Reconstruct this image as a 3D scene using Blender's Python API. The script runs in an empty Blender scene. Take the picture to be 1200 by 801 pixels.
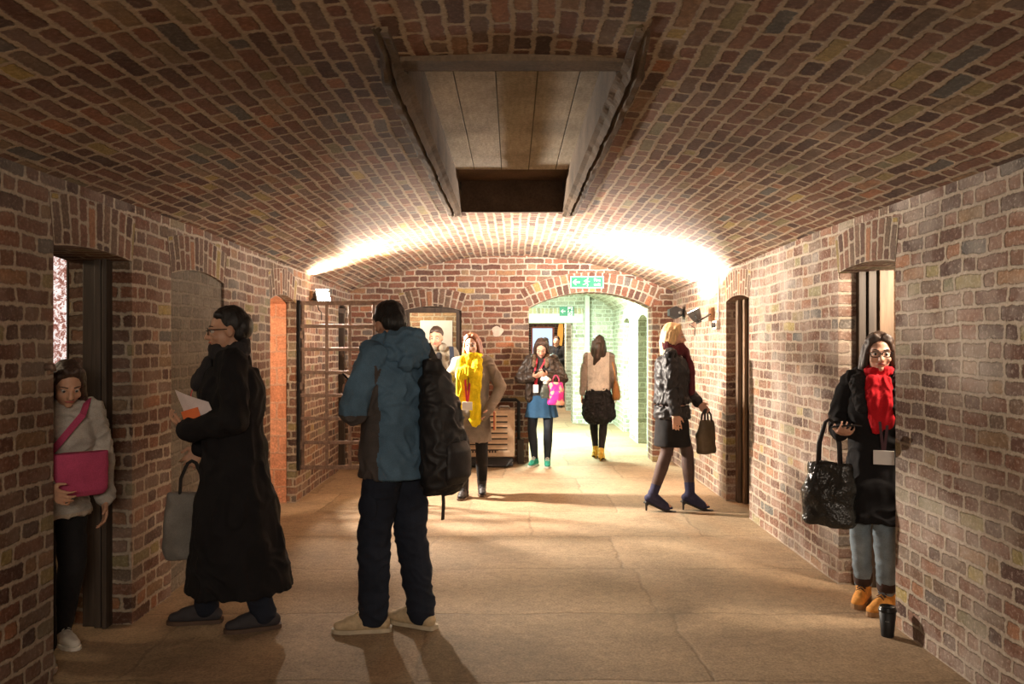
import bpy, bmesh, math, random
from mathutils import Vector, Matrix, noise as mnoise

random.seed(7)
SC = bpy.context.scene
COL = SC.collection
F = 960.0
CAMZ = 1.53
PI = math.pi
V = Vector


def at(px, py, Y):
    """point at depth Y metres that the photograph shows at pixel px, py"""
    return V(((px - 600.0) * Y / F, Y, CAMZ - (py - 400.5) * Y / F))


# ------------------------------------------------------------------ object helpers
def link(o, parent=None):
    COL.objects.link(o)
    if parent is not None:
        o.parent = parent
    return o


def tag(o, label=None, cat=None, group=None, kind=None):
    if label:
        o['label'] = label
    if cat:
        o['category'] = cat
    if group:
        o['group'] = group
    if kind:
        o['kind'] = kind
    return o


def thing(name, label, cat, loc=(0, 0, 0), rz=0.0, group=None):
    o = bpy.data.objects.new(name, None)
    o.empty_display_size = 0.1
    o.location = loc
    o.rotation_euler = (0, 0, rz)
    link(o)
    return tag(o, label, cat, group)


class MB:
    """collects simple shapes and links them as ONE mesh object"""

    def __init__(self):
        self.v, self.f, self.uv, self.mi, self.sm = [], [], [], [], []

    def face(self, pts, uvs=None, mi=0, smooth=False):
        n = len(self.v)
        self.v += [tuple(p) for p in pts]
        self.f.append(list(range(n, n + len(pts))))
        self.uv.append(uvs or [(0, 0)] * len(pts))
        self.mi.append(mi)
        self.sm.append(smooth)

    def grid(self, rows, closed=False, caps=True, mi=0, smooth=True, uvf=None):
        """rows: list of rings (lists of points, equal length)"""
        n = len(self.v)
        m = len(rows[0])
        for r in rows:
            self.v += [tuple(p) for p in r]
        for i in range(len(rows) - 1):
            for j in range(m if closed else m - 1):
                k = (j + 1) % m
                self.f.append([n + i * m + j, n + i * m + k, n + (i + 1) * m + k, n + (i + 1) * m + j])
                if uvf:
                    self.uv.append([uvf(i, j), uvf(i, j + 1), uvf(i + 1, j + 1), uvf(i + 1, j)])
                else:
                    self.uv.append([(0, 0)] * 4)
                self.mi.append(mi)
                self.sm.append(smooth)
        if closed and caps:
            self.f.append([n + j for j in range(m)][::-1])
            self.uv.append([(0, 0)] * m)
            self.mi.append(mi)
            self.sm.append(False)
            b = n + (len(rows) - 1) * m
            self.f.append([b + j for j in range(m)])
            self.uv.append([(0, 0)] * m)
            self.mi.append(mi)
            self.sm.append(False)

    def box(self, lo, hi, M=None, mi=0, bev=0.0):
        lo, hi = V(lo), V(hi)
        bm = bmesh.new()
        bmesh.ops.create_cube(bm, size=1.0)
        c, s = (lo + hi) / 2, hi - lo
        for w in bm.verts:
            w.co = V((w.co.x * s.x + c.x, w.co.y * s.y + c.y, w.co.z * s.z + c.z))
        if bev > 0:
            bmesh.ops.bevel(bm, geom=bm.edges[:], offset=bev, segments=2, profile=0.6, affect='EDGES')
        self.addbm(bm, M, mi)

    def addbm(self, bm, M=None, mi=0, smooth=False):
        bm.verts.index_update()
        n = len(self.v)
        for w in bm.verts:
            self.v.append(tuple(M @ w.co) if M is not None else tuple(w.co))
        bm.normal_update()
        for f in bm.faces:
            self.f.append([n + w.index for w in f.verts])
            a = [abs(c) for c in f.normal]
            i, j = ((1, 2), (0, 2), (0, 1))[a.index(max(a))]
            self.uv.append([(w.co[i], w.co[j]) for w in f.verts])
            self.mi.append(mi)
            self.sm.append(smooth)
        bm.free()

    def tube(self, pts, r, n=10, mi=0, smooth=True, closed_path=False):
        pts = [V(p) for p in pts]
        rr = r if isinstance(r, (list, tuple)) else [r] * len(pts)
        rows = []
        up = None
        for i, p in enumerate(pts):
            if i == 0:
                d = pts[1] - p
            elif i == len(pts) - 1:
                d = p - pts[i - 1]
            else:
                d = pts[i + 1] - pts[i - 1]
            d = d.normalized() if d.length > 1e-9 else V((0, 0, 1))
            if up is None:
                up = V((0, 0, 1)) if abs(d.z) < .9 else V((1, 0, 0))
            a = up.cross(d)
            if a.length < 1e-6:
                a = V((1, 0, 0)).cross(d)
            a.normalize()
            b = d.cross(a)
            up = b
            rows.append([p + (a * math.cos(t) + b * math.sin(t)) * rr[i] for t in [2 * PI * k / n for k in range(n)]])
        self.grid(rows, closed=True, mi=mi, smooth=smooth)

    def ribbon(self, pts, width, thick, side=None, mi=0):
        """flat strap along pts; side(i) gives the direction across the strap"""
        pts = [V(p) for p in pts]
        rows = []
        for i, p in enumerate(pts):
            d = (pts[min(i + 1, len(pts) - 1)] - pts[max(i - 1, 0)]).normalized()
            s = V(side) if side is not None else d.cross(V((0, 0, 1)))
            s = (s - d * s.dot(d)).normalized()
            nn = d.cross(s)
            w, t = width / 2, thick / 2
            rows.append([p + s * w + nn * t, p - s * w + nn * t, p - s * w - nn * t, p + s * w - nn * t])
        self.grid(rows, closed=True, mi=mi, smooth=False)

    def lathe(self, prof, c=(0, 0, 0), n=24, mi=0, smooth=True, M=None):
        c = V(c)
        rows = []
        for r, z in prof:
            row = [V((r * math.cos(2 * PI * k / n), r * math.sin(2 * PI * k / n), z)) for k in range(n)]
            rows.append([(M @ p if M is not None else p) + c for p in row])
        self.grid(rows, closed=True, mi=mi, smooth=smooth)

    def prism(self, poly, d0, d1, P, mi=0):
        """poly: 2-D outline; P(u, v, d) maps to space"""
        a = [P(u, w, d0) for u, w in poly]
        b = [P(u, w, d1) for u, w in poly]
        self.face(a, mi=mi)
        self.face(b[::-1], mi=mi)
        n = len(poly)
        for i in range(n):
            k = (i + 1) % n
            self.face([a[k], a[i], b[i], b[k]], mi=mi)

    def build(self, name, mats, parent=None, weld=False, recalc=True):
        me = bpy.data.meshes.new(name)
        me.from_pydata(self.v, [], self.f)
        uvl = me.uv_layers.new(name='UVMap')
        k = 0
        for uv in self.uv:
            for c in uv:
                uvl.data[k].uv = c
                k += 1
        for i, p in enumerate(me.polygons):
            p.material_index = self.mi[i]
            p.use_smooth = self.sm[i]
        for m in (mats if isinstance(mats, (list, tuple)) else [mats]):
            me.materials.append(m)
        if recalc or weld:
            bm = bmesh.new()
            bm.from_mesh(me)
            if weld:
                bmesh.ops.remove_doubles(bm, verts=bm.verts[:], dist=1e-5)
            if recalc:
                bmesh.ops.recalc_face_normals(bm, faces=bm.faces[:])
            bm.to_mesh(me)
            bm.free()
        o = bpy.data.objects.new(name, me)
        return link(o, parent)


# ------------------------------------------------------------------ materials
class NT:
    def __init__(self, name):
        self.m = bpy.data.materials.new(name)
        self.m.use_nodes = True
        self.t = self.m.node_tree
        self.t.nodes.clear()
        self.out = self.t.nodes.new('ShaderNodeOutputMaterial')
        self.p = self.t.nodes.new('ShaderNodeBsdfPrincipled')
        self.t.links.new(self.p.outputs[0], self.out.inputs[0])

    def n(self, typ, **kw):
        x = self.t.nodes.new(typ)
        for k, v in kw.items():
            setattr(x, k, v)
        return x

    def l(self, a, b):
        self.t.links.new(a, b)

    def _in(self, sock, v):
        if hasattr(v, 'links') or isinstance(v, bpy.types.NodeSocket):
            self.l(v, sock)
        else:
            sock.default_value = v

    def math(self, op, a, b=0.0, c=None, clamp=False):
        x = self.n('ShaderNodeMath', operation=op, use_clamp=clamp)
        self._in(x.inputs[0], a)
        self._in(x.inputs[1], b)
        if c is not None:
            self._in(x.inputs[2], c)
        return x.outputs[0]

    def vmath(self, op, a, b=None):
        x = self.n('ShaderNodeVectorMath', operation=op)
        self._in(x.inputs[0], a)
        if b is not None:
            self._in(x.inputs[1], b)
        return x.outputs[0]

    def noise(self, vec, scale, detail=3, rough=.55, dist=0.0, col=False):
        x = self.n('ShaderNodeTexNoise')
        if vec is not None:
            self.l(vec, x.inputs['Vector'])
        x.inputs['Scale'].default_value = scale
        x.inputs['Detail'].default_value = detail
        x.inputs['Roughness'].default_value = rough
        x.inputs['Distortion'].default_value = dist
        return x.outputs['Color' if col else 'Fac']

    def ramp(self, fac, stops, interp='LINEAR'):
        x = self.n('ShaderNodeValToRGB')
        x.color_ramp.interpolation = interp
        e = x.color_ramp.elements
        while len(e) < len(stops):
            e.new(0.5)
        for i, (p, c) in enumerate(stops):
            e[i].position = p
            e[i].color = (c[0], c[1], c[2], 1) if isinstance(c, (tuple, list)) else (c, c, c, 1)
        self.l(fac, x.inputs[0])
        return x.outputs[0]

    def mix(self, fac, a, b, mode='MIX'):
        x = self.n('ShaderNodeMix', data_type='RGBA', blend_type=mode)
        self._in(x.inputs[0], fac)
        for s, v in ((x.inputs[6], a), (x.inputs[7], b)):
            if isinstance(v, (tuple, list)):
                s.default_value = (v[0], v[1], v[2], 1)
            else:
                self.l(v, s)
        return x.outputs[2]

    def bump(self, h, strength=.5, dist=.01):
        x = self.n('ShaderNodeBump')
        x.inputs['Strength'].default_value = strength
        x.inputs['Distance'].default_value = dist
        self.l(h, x.inputs['Height'])
        self.l(x.outputs[0], self.p.inputs['Normal'])

    def set(self, **kw):
        for k, v in kw.items():
            s = self.p.inputs[k.replace('_', ' ')]
            if isinstance(v, bpy.types.NodeSocket):
                self.l(v, s)
            elif isinstance(v, (tuple, list)):
                s.default_value = (v[0], v[1], v[2], 1)
            else:
                s.default_value = v
        return self.m

    def coord(self, which='Object'):
        return self.n('ShaderNodeTexCoord').outputs[which]


RED = [(0.0, (.060, .026, .020)), (.16, (.105, .040, .026)), (.34, (.150, .056, .034)), (.5, (.180, .066, .040)),
       (.62, (.125, .070, .046)), (.74, (.210, .078, .044)), (.84, (.085, .072, .066)), (.91, (.290, .105, .050)),
       (.965, (.160, .120, .070)), (1.0, (.330, .200, .065))]

RED = [(p, (c[0] * .97, c[1] * 1.14, c[2] * 1.12)) for p, c in RED]


def brick(name, palette=RED, mort=(.40, .325, .245), period=.342, split=.664, course=.0765, rowoff=.5, joint=.017,
          lime=.25, limecol=(.44, .375, .315), soot=.35, bump=.75, jitter=.16, tint=None, sharp=.007, swap=False, splitjit=None):
    t = NT(name)
    uv = t.coord('UV')
    ob = t.coord('Object')
    d1 = t.noise(uv, 3.0, 2, col=True)
    d2 = t.noise(uv, 34.0, 3, .6, col=True)
    dd = t.vmath('ADD', t.vmath('MULTIPLY', t.vmath('SUBTRACT', d1, (.5, .5, .5)), (.050, .040, 0)),
                 t.vmath('MULTIPLY', t.vmath('SUBTRACT', d2, (.5, .5, .5)), (.020, .020, 0)))
    q = t.vmath('ADD', uv, dd)
    sx = t.n('ShaderNodeSeparateXYZ')
    t.l(q, sx.inputs[0])
    u, v = (sx.outputs[1], sx.outputs[0]) if swap else (sx.outputs[0], sx.outputs[1])
    vv = t.math('DIVIDE', v, course)
    row = t.math('FLOOR', vv)
    fv = t.math('FRACT', vv)
    wr = t.n('ShaderNodeTexWhiteNoise', noise_dimensions='1D')
    t.l(row, wr.inputs['W'])
    off = t.math('ADD', t.math('MULTIPLY', t.math('MODULO', t.math('ABSOLUTE', row), 2.0), rowoff),
                 t.math('MULTIPLY', wr.outputs['Value'], jitter))
    uu = t.math('ADD', t.math('DIVIDE', u, period), off)
    cell = t.math('FLOOR', uu)
    fu = t.math('FRACT', uu)
    # the joint between the long and the short brick wanders from pair to pair
    wc = t.n('ShaderNodeTexWhiteNoise', noise_dimensions='2D')
    cv = t.n('ShaderNodeCombineXYZ')
    t.l(cell, cv.inputs[0])
    t.l(row, cv.inputs[1])
    t.l(cv.outputs[0], wc.inputs['Vector'])
    sp = t.math('ADD', split, t.math('MULTIPLY', t.math('SUBTRACT', wc.outputs['Value'], .5), splitjit if splitjit is not None else jitter)) if split < .99 else 1.0
    head = t.math('GREATER_THAN', fu, sp)
    du = t.math('MULTIPLY', t.math('MINIMUM', t.math('MINIMUM', fu, t.math('SUBTRACT', 1.0, fu)),
                                   t.math('ABSOLUTE', t.math('SUBTRACT', fu, sp))), period)
    dv = t.math('MULTIPLY', t.math('MINIMUM', fv, t.math('SUBTRACT', 1.0, fv)), course)
    dm = t.n('ShaderNodeMath', operation='SMOOTH_MIN')
    t.l(du, dm.inputs[0])
    t.l(dv, dm.inputs[1])
    dm.inputs[2].default_value = .020
    wob = t.math('MULTIPLY', t.math('SUBTRACT', t.noise(uv, 60, 3, .6), .5), .014)
    d = t.math('ADD', dm.outputs[0], wob)
    mr = t.n('ShaderNodeMapRange', interpolation_type='SMOOTHSTEP')
    t.l(d, mr.inputs[0])
    mr.inputs[1].default_value = joint / 2 - .003
    mr.inputs[2].default_value = joint / 2 - .003 + sharp
    mask = mr.outputs[0]
    idv = t.n('ShaderNodeCombineXYZ')
    t.l(t.math('ADD', t.math('MULTIPLY', cell, 2.0), head), idv.inputs[0])
    t.l(row, idv.inputs[1])
    wn = t.n('ShaderNodeTexWhiteNoise', noise_dimensions='2D')
    t.l(idv.outputs[0], wn.inputs['Vector'])
    bc = t.ramp(wn.outputs['Value'], palette)
    fine = t.noise(uv, 55, 4, .65)
    mid = t.noise(uv, 14, 3, .6)
    big = t.noise(uv, 1.1, 3, .6)
    bc = t.mix(1.0, bc, t.ramp(t.math('ADD', t.math('MULTIPLY', fine, .6), t.math('MULTIPLY', mid, .4)), [(.30, .55), (.52, 1.0), (.70, 1.5)]), 'MULTIPLY')
    mc = t.mix(1.0, (mort[0], mort[1], mort[2]), t.ramp(fine, [(.3, .7), (.7, 1.2)]), 'MULTIPLY')
    c = t.mix(mask, mc, bc)
    # lime bloom in patches, then soot
    lm = t.math('MULTIPLY', t.ramp(t.noise(uv, 2.3, 5, .68), [(.42, 0.0), (.68, 1.0)]), lime)
    lm = t.math('ADD', lm, t.math('MULTIPLY', t.ramp(fine, [(.54, 0.0), (.70, 1.0)]), lime * .9), clamp=True)
    c = t.mix(lm, c, limecol)
    c = t.mix(t.math('MULTIPLY', t.ramp(big, [(.36, 1.0), (.62, 0.0)]), soot), c, (.05, .032, .022))
    if tint:
        c = t.mix(1.0, c, tint, 'MULTIPLY')
    h = t.math('ADD', t.math('MULTIPLY', mask, .75), t.math('ADD', t.math('MULTIPLY', fine, .30), t.math('MULTIPLY', mid, .25)))
    t.bump(h, bump, .014)
    return t.set(Base_Color=c, Roughness=.9, Specular_IOR_Level=.25)


def plain(name, col, rough=.6, metal=0.0, var=.18, scale=18, bump=.15, spec=.4, bd=.004, **kw):
    t = NT(name)
    ob = t.coord('Object')
    f = t.noise(ob, scale, 4, .6)
    c = t.mix(1.0, col, t.ramp(f, [(.3, 1 - var), (.7, 1 + var)]), 'MULTIPLY')
    if bump:
        t.bump(t.noise(ob, scale * 3, 3, .6), bump, bd)
    return t.set(Base_Color=c, Roughness=rough, Metallic=metal, Specular_IOR_Level=spec, **kw)


def cloth(name, col, rough=.9, var=.22, weave=260, bump=.25, sheen=.0, spec=.2):
    t = NT(name)
    ob = t.coord('Object')
    big = t.noise(ob, 6, 3, .6)
    fine = t.noise(ob, weave, 2, .5)
    c = t.mix(1.0, col, t.ramp(big, [(.3, 1 - var), (.7, 1 + var)]), 'MULTIPLY')
    c = t.mix(1.0, c, t.ramp(fine, [(.3, .85), (.7, 1.15)]), 'MULTIPLY')
    t.bump(t.math('ADD', t.math('MULTIPLY', fine, .3), big), bump, .01)
    return t.set(Base_Color=c, Roughness=rough, Specular_IOR_Level=spec, Sheen_Weight=sheen)


def hairmat(name, col):
    t = NT(name)
    ob = t.coord('Object')
    mp = t.n('ShaderNodeMapping')
    mp.inputs['Scale'].default_value = (150, 150, 9)
    t.l(ob, mp.inputs['Vector'])
    f = t.noise(mp.outputs[0], 1.0, 3, .6)
    c = t.mix(1.0, col, t.ramp(f, [(.25, .45), (.75, 1.7)]), 'MULTIPLY')
    t.bump(f, .5, .006)
    return t.set(Base_Color=c, Roughness=.5, Specular_IOR_Level=.4)


def skinmat(name, col):
    t = NT(name)
    ob = t.coord('Object')
    f = t.noise(ob, 25, 3, .6)
    c = t.mix(1.0, col, t.ramp(f, [(.3, (.9, .84, .82)), (.7, (1.06, 1.04, 1.03))]), 'MULTIPLY')
    return t.set(Base_Color=c, Roughness=.5, Specular_IOR_Level=.35, Subsurface_Weight=.08, Subsurface_Scale=.01)


def emit(name, col, strength):
    t = NT(name)
    return t.set(Base_Color=(0, 0, 0), Emission_Color=col, Emission_Strength=strength)


def wood(name, col, dark=.5, rough=.6, axis=(40, 40, 3)):
    t = NT(name)
    ob = t.coord('Object')
    mp = t.n('ShaderNodeMapping')
    mp.inputs['Scale'].default_value = axis
    t.l(ob, mp.inputs['Vector'])
    f = t.noise(mp.outputs[0], 1.0, 4, .6, .4)
    c = t.mix(1.0, col, t.ramp(f, [(.3, dark), (.7, 1.25)]), 'MULTIPLY')
    t.bump(f, .3, .004)
    return t.set(Base_Color=c, Roughness=rough)
# ------------------------------------------------------------------ materials of the place
M_WL = brick('brick_of_left_wall', lime=.30)
M_WR = brick('brick_of_right_wall', lime=.62, limecol=(.50, .43, .37), palette=[(p, (c[0] * 1.15, c[1] * 1.22, c[2] * 1.28)) for p, c in RED])
M_VAULT = brick('brick_of_vault', palette=[(p, (c[0] * 1.15, c[1] * 1.12, c[2] * 1.1)) for p, c in RED], lime=.16, mort=(.42, .32, .22), joint=.019, soot=.35, period=.345)
M_END = brick('brick_of_end_wall', lime=.12, soot=.2, period=.345,
              palette=[(p, (c[0] * 1.25, c[1] * 1.12, c[2] * 1.1)) for p, c in RED])
M_SOL = brick('brick_of_door_arch', period=.26, split=.55, rowoff=0.0, jitter=0.0, splitjit=.75, lime=.15, course=.074)
M_RING = brick('brick_of_arch_rings', period=.122, split=1.0, rowoff=.0, jitter=0.0, lime=.12, soot=.15, course=.08,
               palette=[(p, (c[0] * 1.25, c[1] * 1.12, c[2] * 1.1)) for p, c in RED])
PALE = [(0, (.23, .23, .17)), (.3, (.33, .33, .25)), (.6, (.44, .45, .36)), (.8, (.30, .30, .22)), (1, (.52, .54, .45))]
M_PALE = brick('limewashed_brick', palette=PALE, mort=(.60, .64, .55), lime=.45, limecol=(.66, .70, .62), soot=.05)
M_GREY = brick('grey_blocking_brick', palette=[(0, (.115, .095, .07)), (.5, (.15, .125, .095)), (1, (.19, .16, .12))], mort=(.20, .165, .125), lime=.1, soot=.3)
M_YEL = brick('stock_brick_of_cell', palette=[(0, (.22, .13, .07)), (.4, (.34, .21, .11)), (.7, (.42, .27, .15)), (1, (.26, .12, .07))],
              mort=(.46, .38, .27), lime=.15, soot=.1)
M_SALMON = brick('salmon_block', palette=[(0, (.58, .24, .13)), (.5, (.64, .28, .16)), (1, (.68, .32, .19))], mort=(.58, .32, .21),
                 course=.16, period=.46, split=1.0, lime=.05, soot=.05, bump=.4)  # salmon tone set in the blocks' own colour
M_WOODD = wood('dark_frame_timber', (.060, .042, .030))
M_WOODL = wood('tan_frame_timber', (.20, .125, .072))
M_IRON = plain('rusty_iron', (.155, .100, .075), .6, .35, var=.35, scale=30, bump=.3)
M_BLACKMETAL = plain('black_metal', (.02, .02, .021), .75, 0, bump=.05)


def concrete(name, col, boards=False, stain=.5):
    t = NT(name)
    ob = t.coord('Object')
    big = t.noise(ob, 2.2, 5, .65)
    fine = t.noise(ob, 60, 4, .6)
    c = t.mix(1.0, col, t.ramp(big, [(.3, 1 - stain), (.65, 1.15)]), 'MULTIPLY')
    c = t.mix(1.0, c, t.ramp(fine, [(.3, .8), (.7, 1.2)]), 'MULTIPLY')
    h = t.math('ADD', t.math('MULTIPLY', fine, .4), big)
    if boards:
        sp = t.n('ShaderNodeSeparateXYZ')
        t.l(ob, sp.inputs[0])
        mp = t.n('ShaderNodeMapping')
        mp.inputs['Scale'].default_value = (9, 1.2, 1)
        t.l(ob, mp.inputs['Vector'])
        gr = t.noise(mp.outputs[0], 5, 4, .6)
        c = t.mix(1.0, c, t.ramp(gr, [(.3, .82), (.7, 1.12)]), 'MULTIPLY')
        fx = t.math('FRACT', t.math('DIVIDE', t.math('ADD', sp.outputs[0], 5.0), .205))
        e = t.math('MINIMUM', fx, t.math('SUBTRACT', 1.0, fx))
        ln = t.ramp(e, [(.010, 0.0), (.022, 1.0)])
        c = t.mix(ln, (.10, .085, .06), c)
        h = t.math('ADD', h, ln)
    t.bump(h, .6, .012)
    return t.set(Base_Color=c, Roughness=.9, Specular_IOR_Level=.2)


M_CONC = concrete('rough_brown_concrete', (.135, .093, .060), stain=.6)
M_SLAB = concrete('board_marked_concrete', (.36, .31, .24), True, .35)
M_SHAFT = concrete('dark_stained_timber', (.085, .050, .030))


def floor_mat():
    t = NT('worn_stone_floor')
    ob = t.coord('Object')
    wob = t.vmath('MULTIPLY', t.vmath('SUBTRACT', t.noise(ob, 2.0, 4, .6, col=True), (.5, .5, .5)), (.16, .16, 0))
    q = t.vmath('ADD', ob, wob)
    sx = t.n('ShaderNodeSeparateXYZ')
    t.l(q, sx.inputs[0])
    vv = t.math('DIVIDE', t.math('ADD', sx.outputs[1], 7.35), .92)
    row = t.math('FLOOR', vv)
    fv = t.math('FRACT', vv)
    w = t.n('ShaderNodeTexWhiteNoise', noise_dimensions='1D')
    t.l(row, w.inputs['W'])
    uu = t.math('ADD', t.math('DIVIDE', sx.outputs[0], 1.35), t.math('MULTIPLY', w.outputs['Value'], 3.0))
    fu = t.math('FRACT', uu)
    cell = t.math('FLOOR', uu)
    du = t.math('MULTIPLY', t.math('MINIMUM', fu, t.math('SUBTRACT', 1.0, fu)), 1.35)
    dv = t.math('MULTIPLY', t.math('MINIMUM', fv, t.math('SUBTRACT', 1.0, fv)), .92)
    d = t.math('MINIMUM', du, dv)
    joint = t.ramp(t.math('ADD', d, t.math('MULTIPLY', t.math('SUBTRACT', t.noise(ob, 22, 3), .5), .03)), [(.004, 0.0), (.016, 1.0)])
    iv = t.n('ShaderNodeCombineXYZ')
    t.l(cell, iv.inputs[0])
    t.l(row, iv.inputs[1])
    wn = t.n('ShaderNodeTexWhiteNoise', noise_dimensions='2D')
    t.l(iv.outputs[0], wn.inputs['Vector'])
    slab = t.ramp(wn.outputs['Value'], [(0, (.290, .203, .120)), (.5, (.330, .232, .140)), (1, (.365, .260, .162))])
    big = t.noise(ob, 1.4, 6, .66)
    fine = t.noise(ob, 75, 4, .65)
    grit = t.noise(ob, 18, 5, .7)
    c = t.mix(1.0, slab, t.ramp(big, [(.3, .72), (.7, 1.2)]), 'MULTIPLY')
    c = t.mix(1.0, c, t.ramp(grit, [(.3, .78), (.7, 1.18)]), 'MULTIPLY')
    c = t.mix(1.0, c, t.ramp(fine, [(.35, .72), (.65, 1.18)]), 'MULTIPLY')
    jf = t.math('MULTIPLY', t.math('SUBTRACT', 1.0, joint), .30)
    c = t.mix(jf, c, (.10, .07, .045))
    h = t.math('ADD', t.math('ADD', t.math('MULTIPLY', fine, .22), t.math('MULTIPLY', grit, .45)),
               t.math('ADD', t.math('MULTIPLY', joint, .25), t.math('MULTIPLY', big, .6)))
    t.bump(h, .55, .02)
    return t.set(Base_Color=c, Roughness=.8, Specular_IOR_Level=.3)


M_FLOOR = floor_mat()

# ------------------------------------------------------------------ the shell
XL, XR = -2.06, 2.06
YE = 10.45            # face of the end wall
ZC = 2.63             # crown of the vault


def zs(y):
    """springing of the vault: it sinks a little towards the end wall"""
    k = max(0.0, min(1.0, (y - 5.5) / 4.9))
    return 2.275 - .105 * k


def rv(y):
    h = ZC - zs(y)
    return (XR ** 2 + h * h) / (2 * h)


def vz(x, y=YE):
    R = rv(y)
    return ZC - R + math.sqrt(R * R - x * x)


RV = rv(6.0)


class Opening:
    def __init__(self, s0, s1, spring, crown, sill=0.0):
        self.s0, self.s1, self.spring, self.crown, self.sill = s0, s1, spring, crown, sill

    def top(self, s):
        h = (self.s1 - self.s0) / 2
        r = self.crown - self.spring
        if r < 1e-4:
            return self.spring
        R = (h * h + r * r) / (2 * r)
        x = s - (self.s0 + self.s1) / 2
        return self.crown - R + math.sqrt(max(R * R - x * x, 0))


def wall(name, P, s0, s1, ztop, openings, thick, mat, lining=None, step=.25, back=True, mats=None):
    """P(s, d, z): point of the wall at run s, depth d behind the face, height z"""
    mb = MB()
    cuts = {s0, s1}
    k = s0
    while k < s1:
        cuts.add(round(k, 4))
        k += step
    for o in openings:
        n = 10
        for i in range(n + 1):
            cuts.add(round(o.s0 + (o.s1 - o.s0) * i / n, 5))
    cuts = sorted(cuts)
    zt = ztop if callable(ztop) else (lambda s: ztop)
    for a, b in zip(cuts, cuts[1:]):
        if b - a < 1e-6:
            continue
        m = (a + b) / 2
        o = next((o for o in openings if o.s0 < m < o.s1), None)
        spans = []
        if o is None:
            spans.append((0, 0, zt(a), zt(b)))
        else:
            spans.append((o.top(a), o.top(b), zt(a), zt(b)))
            if o.sill > 0:
                spans.append((0, 0, o.sill, o.sill))
        for za, zb, wa, wb in spans:
            for d in ((0, thick) if back else (0,)):
                mb.face([P(a, d, za), P(b, d, zb), P(b, d, wb), P(a, d, wa)], [(a, za), (b, zb), (b, wb), (a, wa)])
    for o in openings:
        for s in (o.s0, o.s1):
            mb.face([P(s, 0, o.sill), P(s, thick, o.sill), P(s, thick, o.spring), P(s, 0, o.spring)],
                    [(s, o.sill), (s + thick, o.sill), (s + thick, o.spring), (s, o.spring)])
        n = 10
        for i in range(n):
            a = o.s0 + (o.s1 - o.s0) * i / n
            b = o.s0 + (o.s1 - o.s0) * (i + 1) / n
            mb.face([P(a, 0, o.top(a)), P(b, 0, o.top(b)), P(b, thick, o.top(b)), P(a, thick, o.top(a))],
                    [(0, a), (0, b), (thick, b), (thick, a)])
        if o.sill > 0:
            mb.face([P(o.s0, 0, o.sill), P(o.s1, 0, o.sill), P(o.s1, thick, o.sill), P(o.s0, thick, o.sill)],
                    [(o.s0, 0), (o.s1, 0), (o.s1, thick), (o.s0, thick)])
    ob = mb.build(name, mat, recalc=False, weld=True)
    return tag(ob, kind='structure')


def arch_band(name, P, o, th, mat, fan=.0, proud=.003, nu=.26):
    """voussoirs over an opening: a flat ring that follows its head"""
    mb = MB()
    h = (o.s1 - o.s0) / 2
    c = (o.s0 + o.s1) / 2
    n = 24
    ins, outs, L = [], [], [0.0]
    for i in range(n + 1):
        x = -h + 2 * h * i / n
        k = x / h
        p = (c + x, o.top(c + x))
        r = o.crown - o.spring
        R = (h * h + r * r) / (2 * r)
        nx, nz = (x / R), math.sqrt(max(1 - (x / R) ** 2, 0))
        nx += fan * k
        q = (p[0] + nx * th, p[1] + nz * th)
        ins.append(p)
        outs.append(q)
        if i:
            L.append(L[-1] + math.hypot(p[0] - ins[-2][0], p[1] - ins[-2][1]))
    for i in range(n):
        a, b, cc, d = ins[i], ins[i + 1], outs[i + 1], outs[i]
        pd = -proud
        mb.face([P(a[0], pd, a[1]), P(b[0], pd, b[1]), P(cc[0], pd, cc[1]), P(d[0], pd, d[1])],
                [(0.004, L[i]), (0.004, L[i + 1]), (nu - .004, L[i + 1]), (nu - .004, L[i])])
        mb.face([P(d[0], pd, d[1]), P(cc[0], pd, cc[1]), P(cc[0], .02, cc[1]), P(d[0], .02, d[1])], [(0.1, L[i]), (.1, L[i + 1]), (.12, L[i + 1]), (.12, L[i])])
        mb.face([P(a[0], pd, a[1]), P(b[0], pd, b[1]), P(b[0], .02, b[1]), P(a[0], .02, a[1])], [(0.1, L[i]), (.1, L[i + 1]), (.12, L[i + 1]), (.12, L[i])])
    for i in (0, n):
        a, d = ins[i], outs[i]
        mb.face([P(a[0], -proud, a[1]), P(d[0], -proud, d[1]), P(d[0], .02, d[1]), P(a[0], .02, a[1])], [(0.1, .03), (.2, .03), (.2, .05), (.1, .05)])
    return tag(mb.build(name, mat, weld=True), kind='structure')


PL = lambda s, d, z: V((XL - d, s, z))
PR = lambda s, d, z: V((XR + d, s, z))
PE = lambda s, d, z: V((s, YE + d, z))

YB = -3.2
O_L1 = Opening(3.68, 4.44, 1.965, 1.988)
O_LN = Opening(4.95, 5.86, 1.945, 1.995)
O_L2 = Opening(6.98, 7.79, 1.895, 1.955)
O_L3 = Opening(9.72, 10.22, 1.93, 1.98)
O_R1 = Opening(4.40, 5.17, 1.963, 1.995)
O_R2 = Opening(7.11, 7.88, 1.915, 1.957)
O_RB = Opening(-1.6, -.8, 1.95, 2.03)
O_E1 = Opening(-1.38, -.645, 1.93, 1.985)
O_E2 = Opening(.215, 1.79, 1.965, 2.167)

wall('wall_left', PL, YB, YE + .3, zs, [O_L1, O_LN, O_L2, O_L3], .34, M_WL)
wall('wall_right', PR, YB, YE + .3, zs, [O_R1, O_R2], .34, M_WR)
wall('wall_end', PE, XL, XR, vz, [O_E1, O_E2], .34, M_END, step=.1)
wall('wall_behind', lambda s, d, z: V((s, YB - d, z)), XL, XR, lambda x: vz(x, YB), [], .1, M_END, step=.1, back=False)

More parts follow.
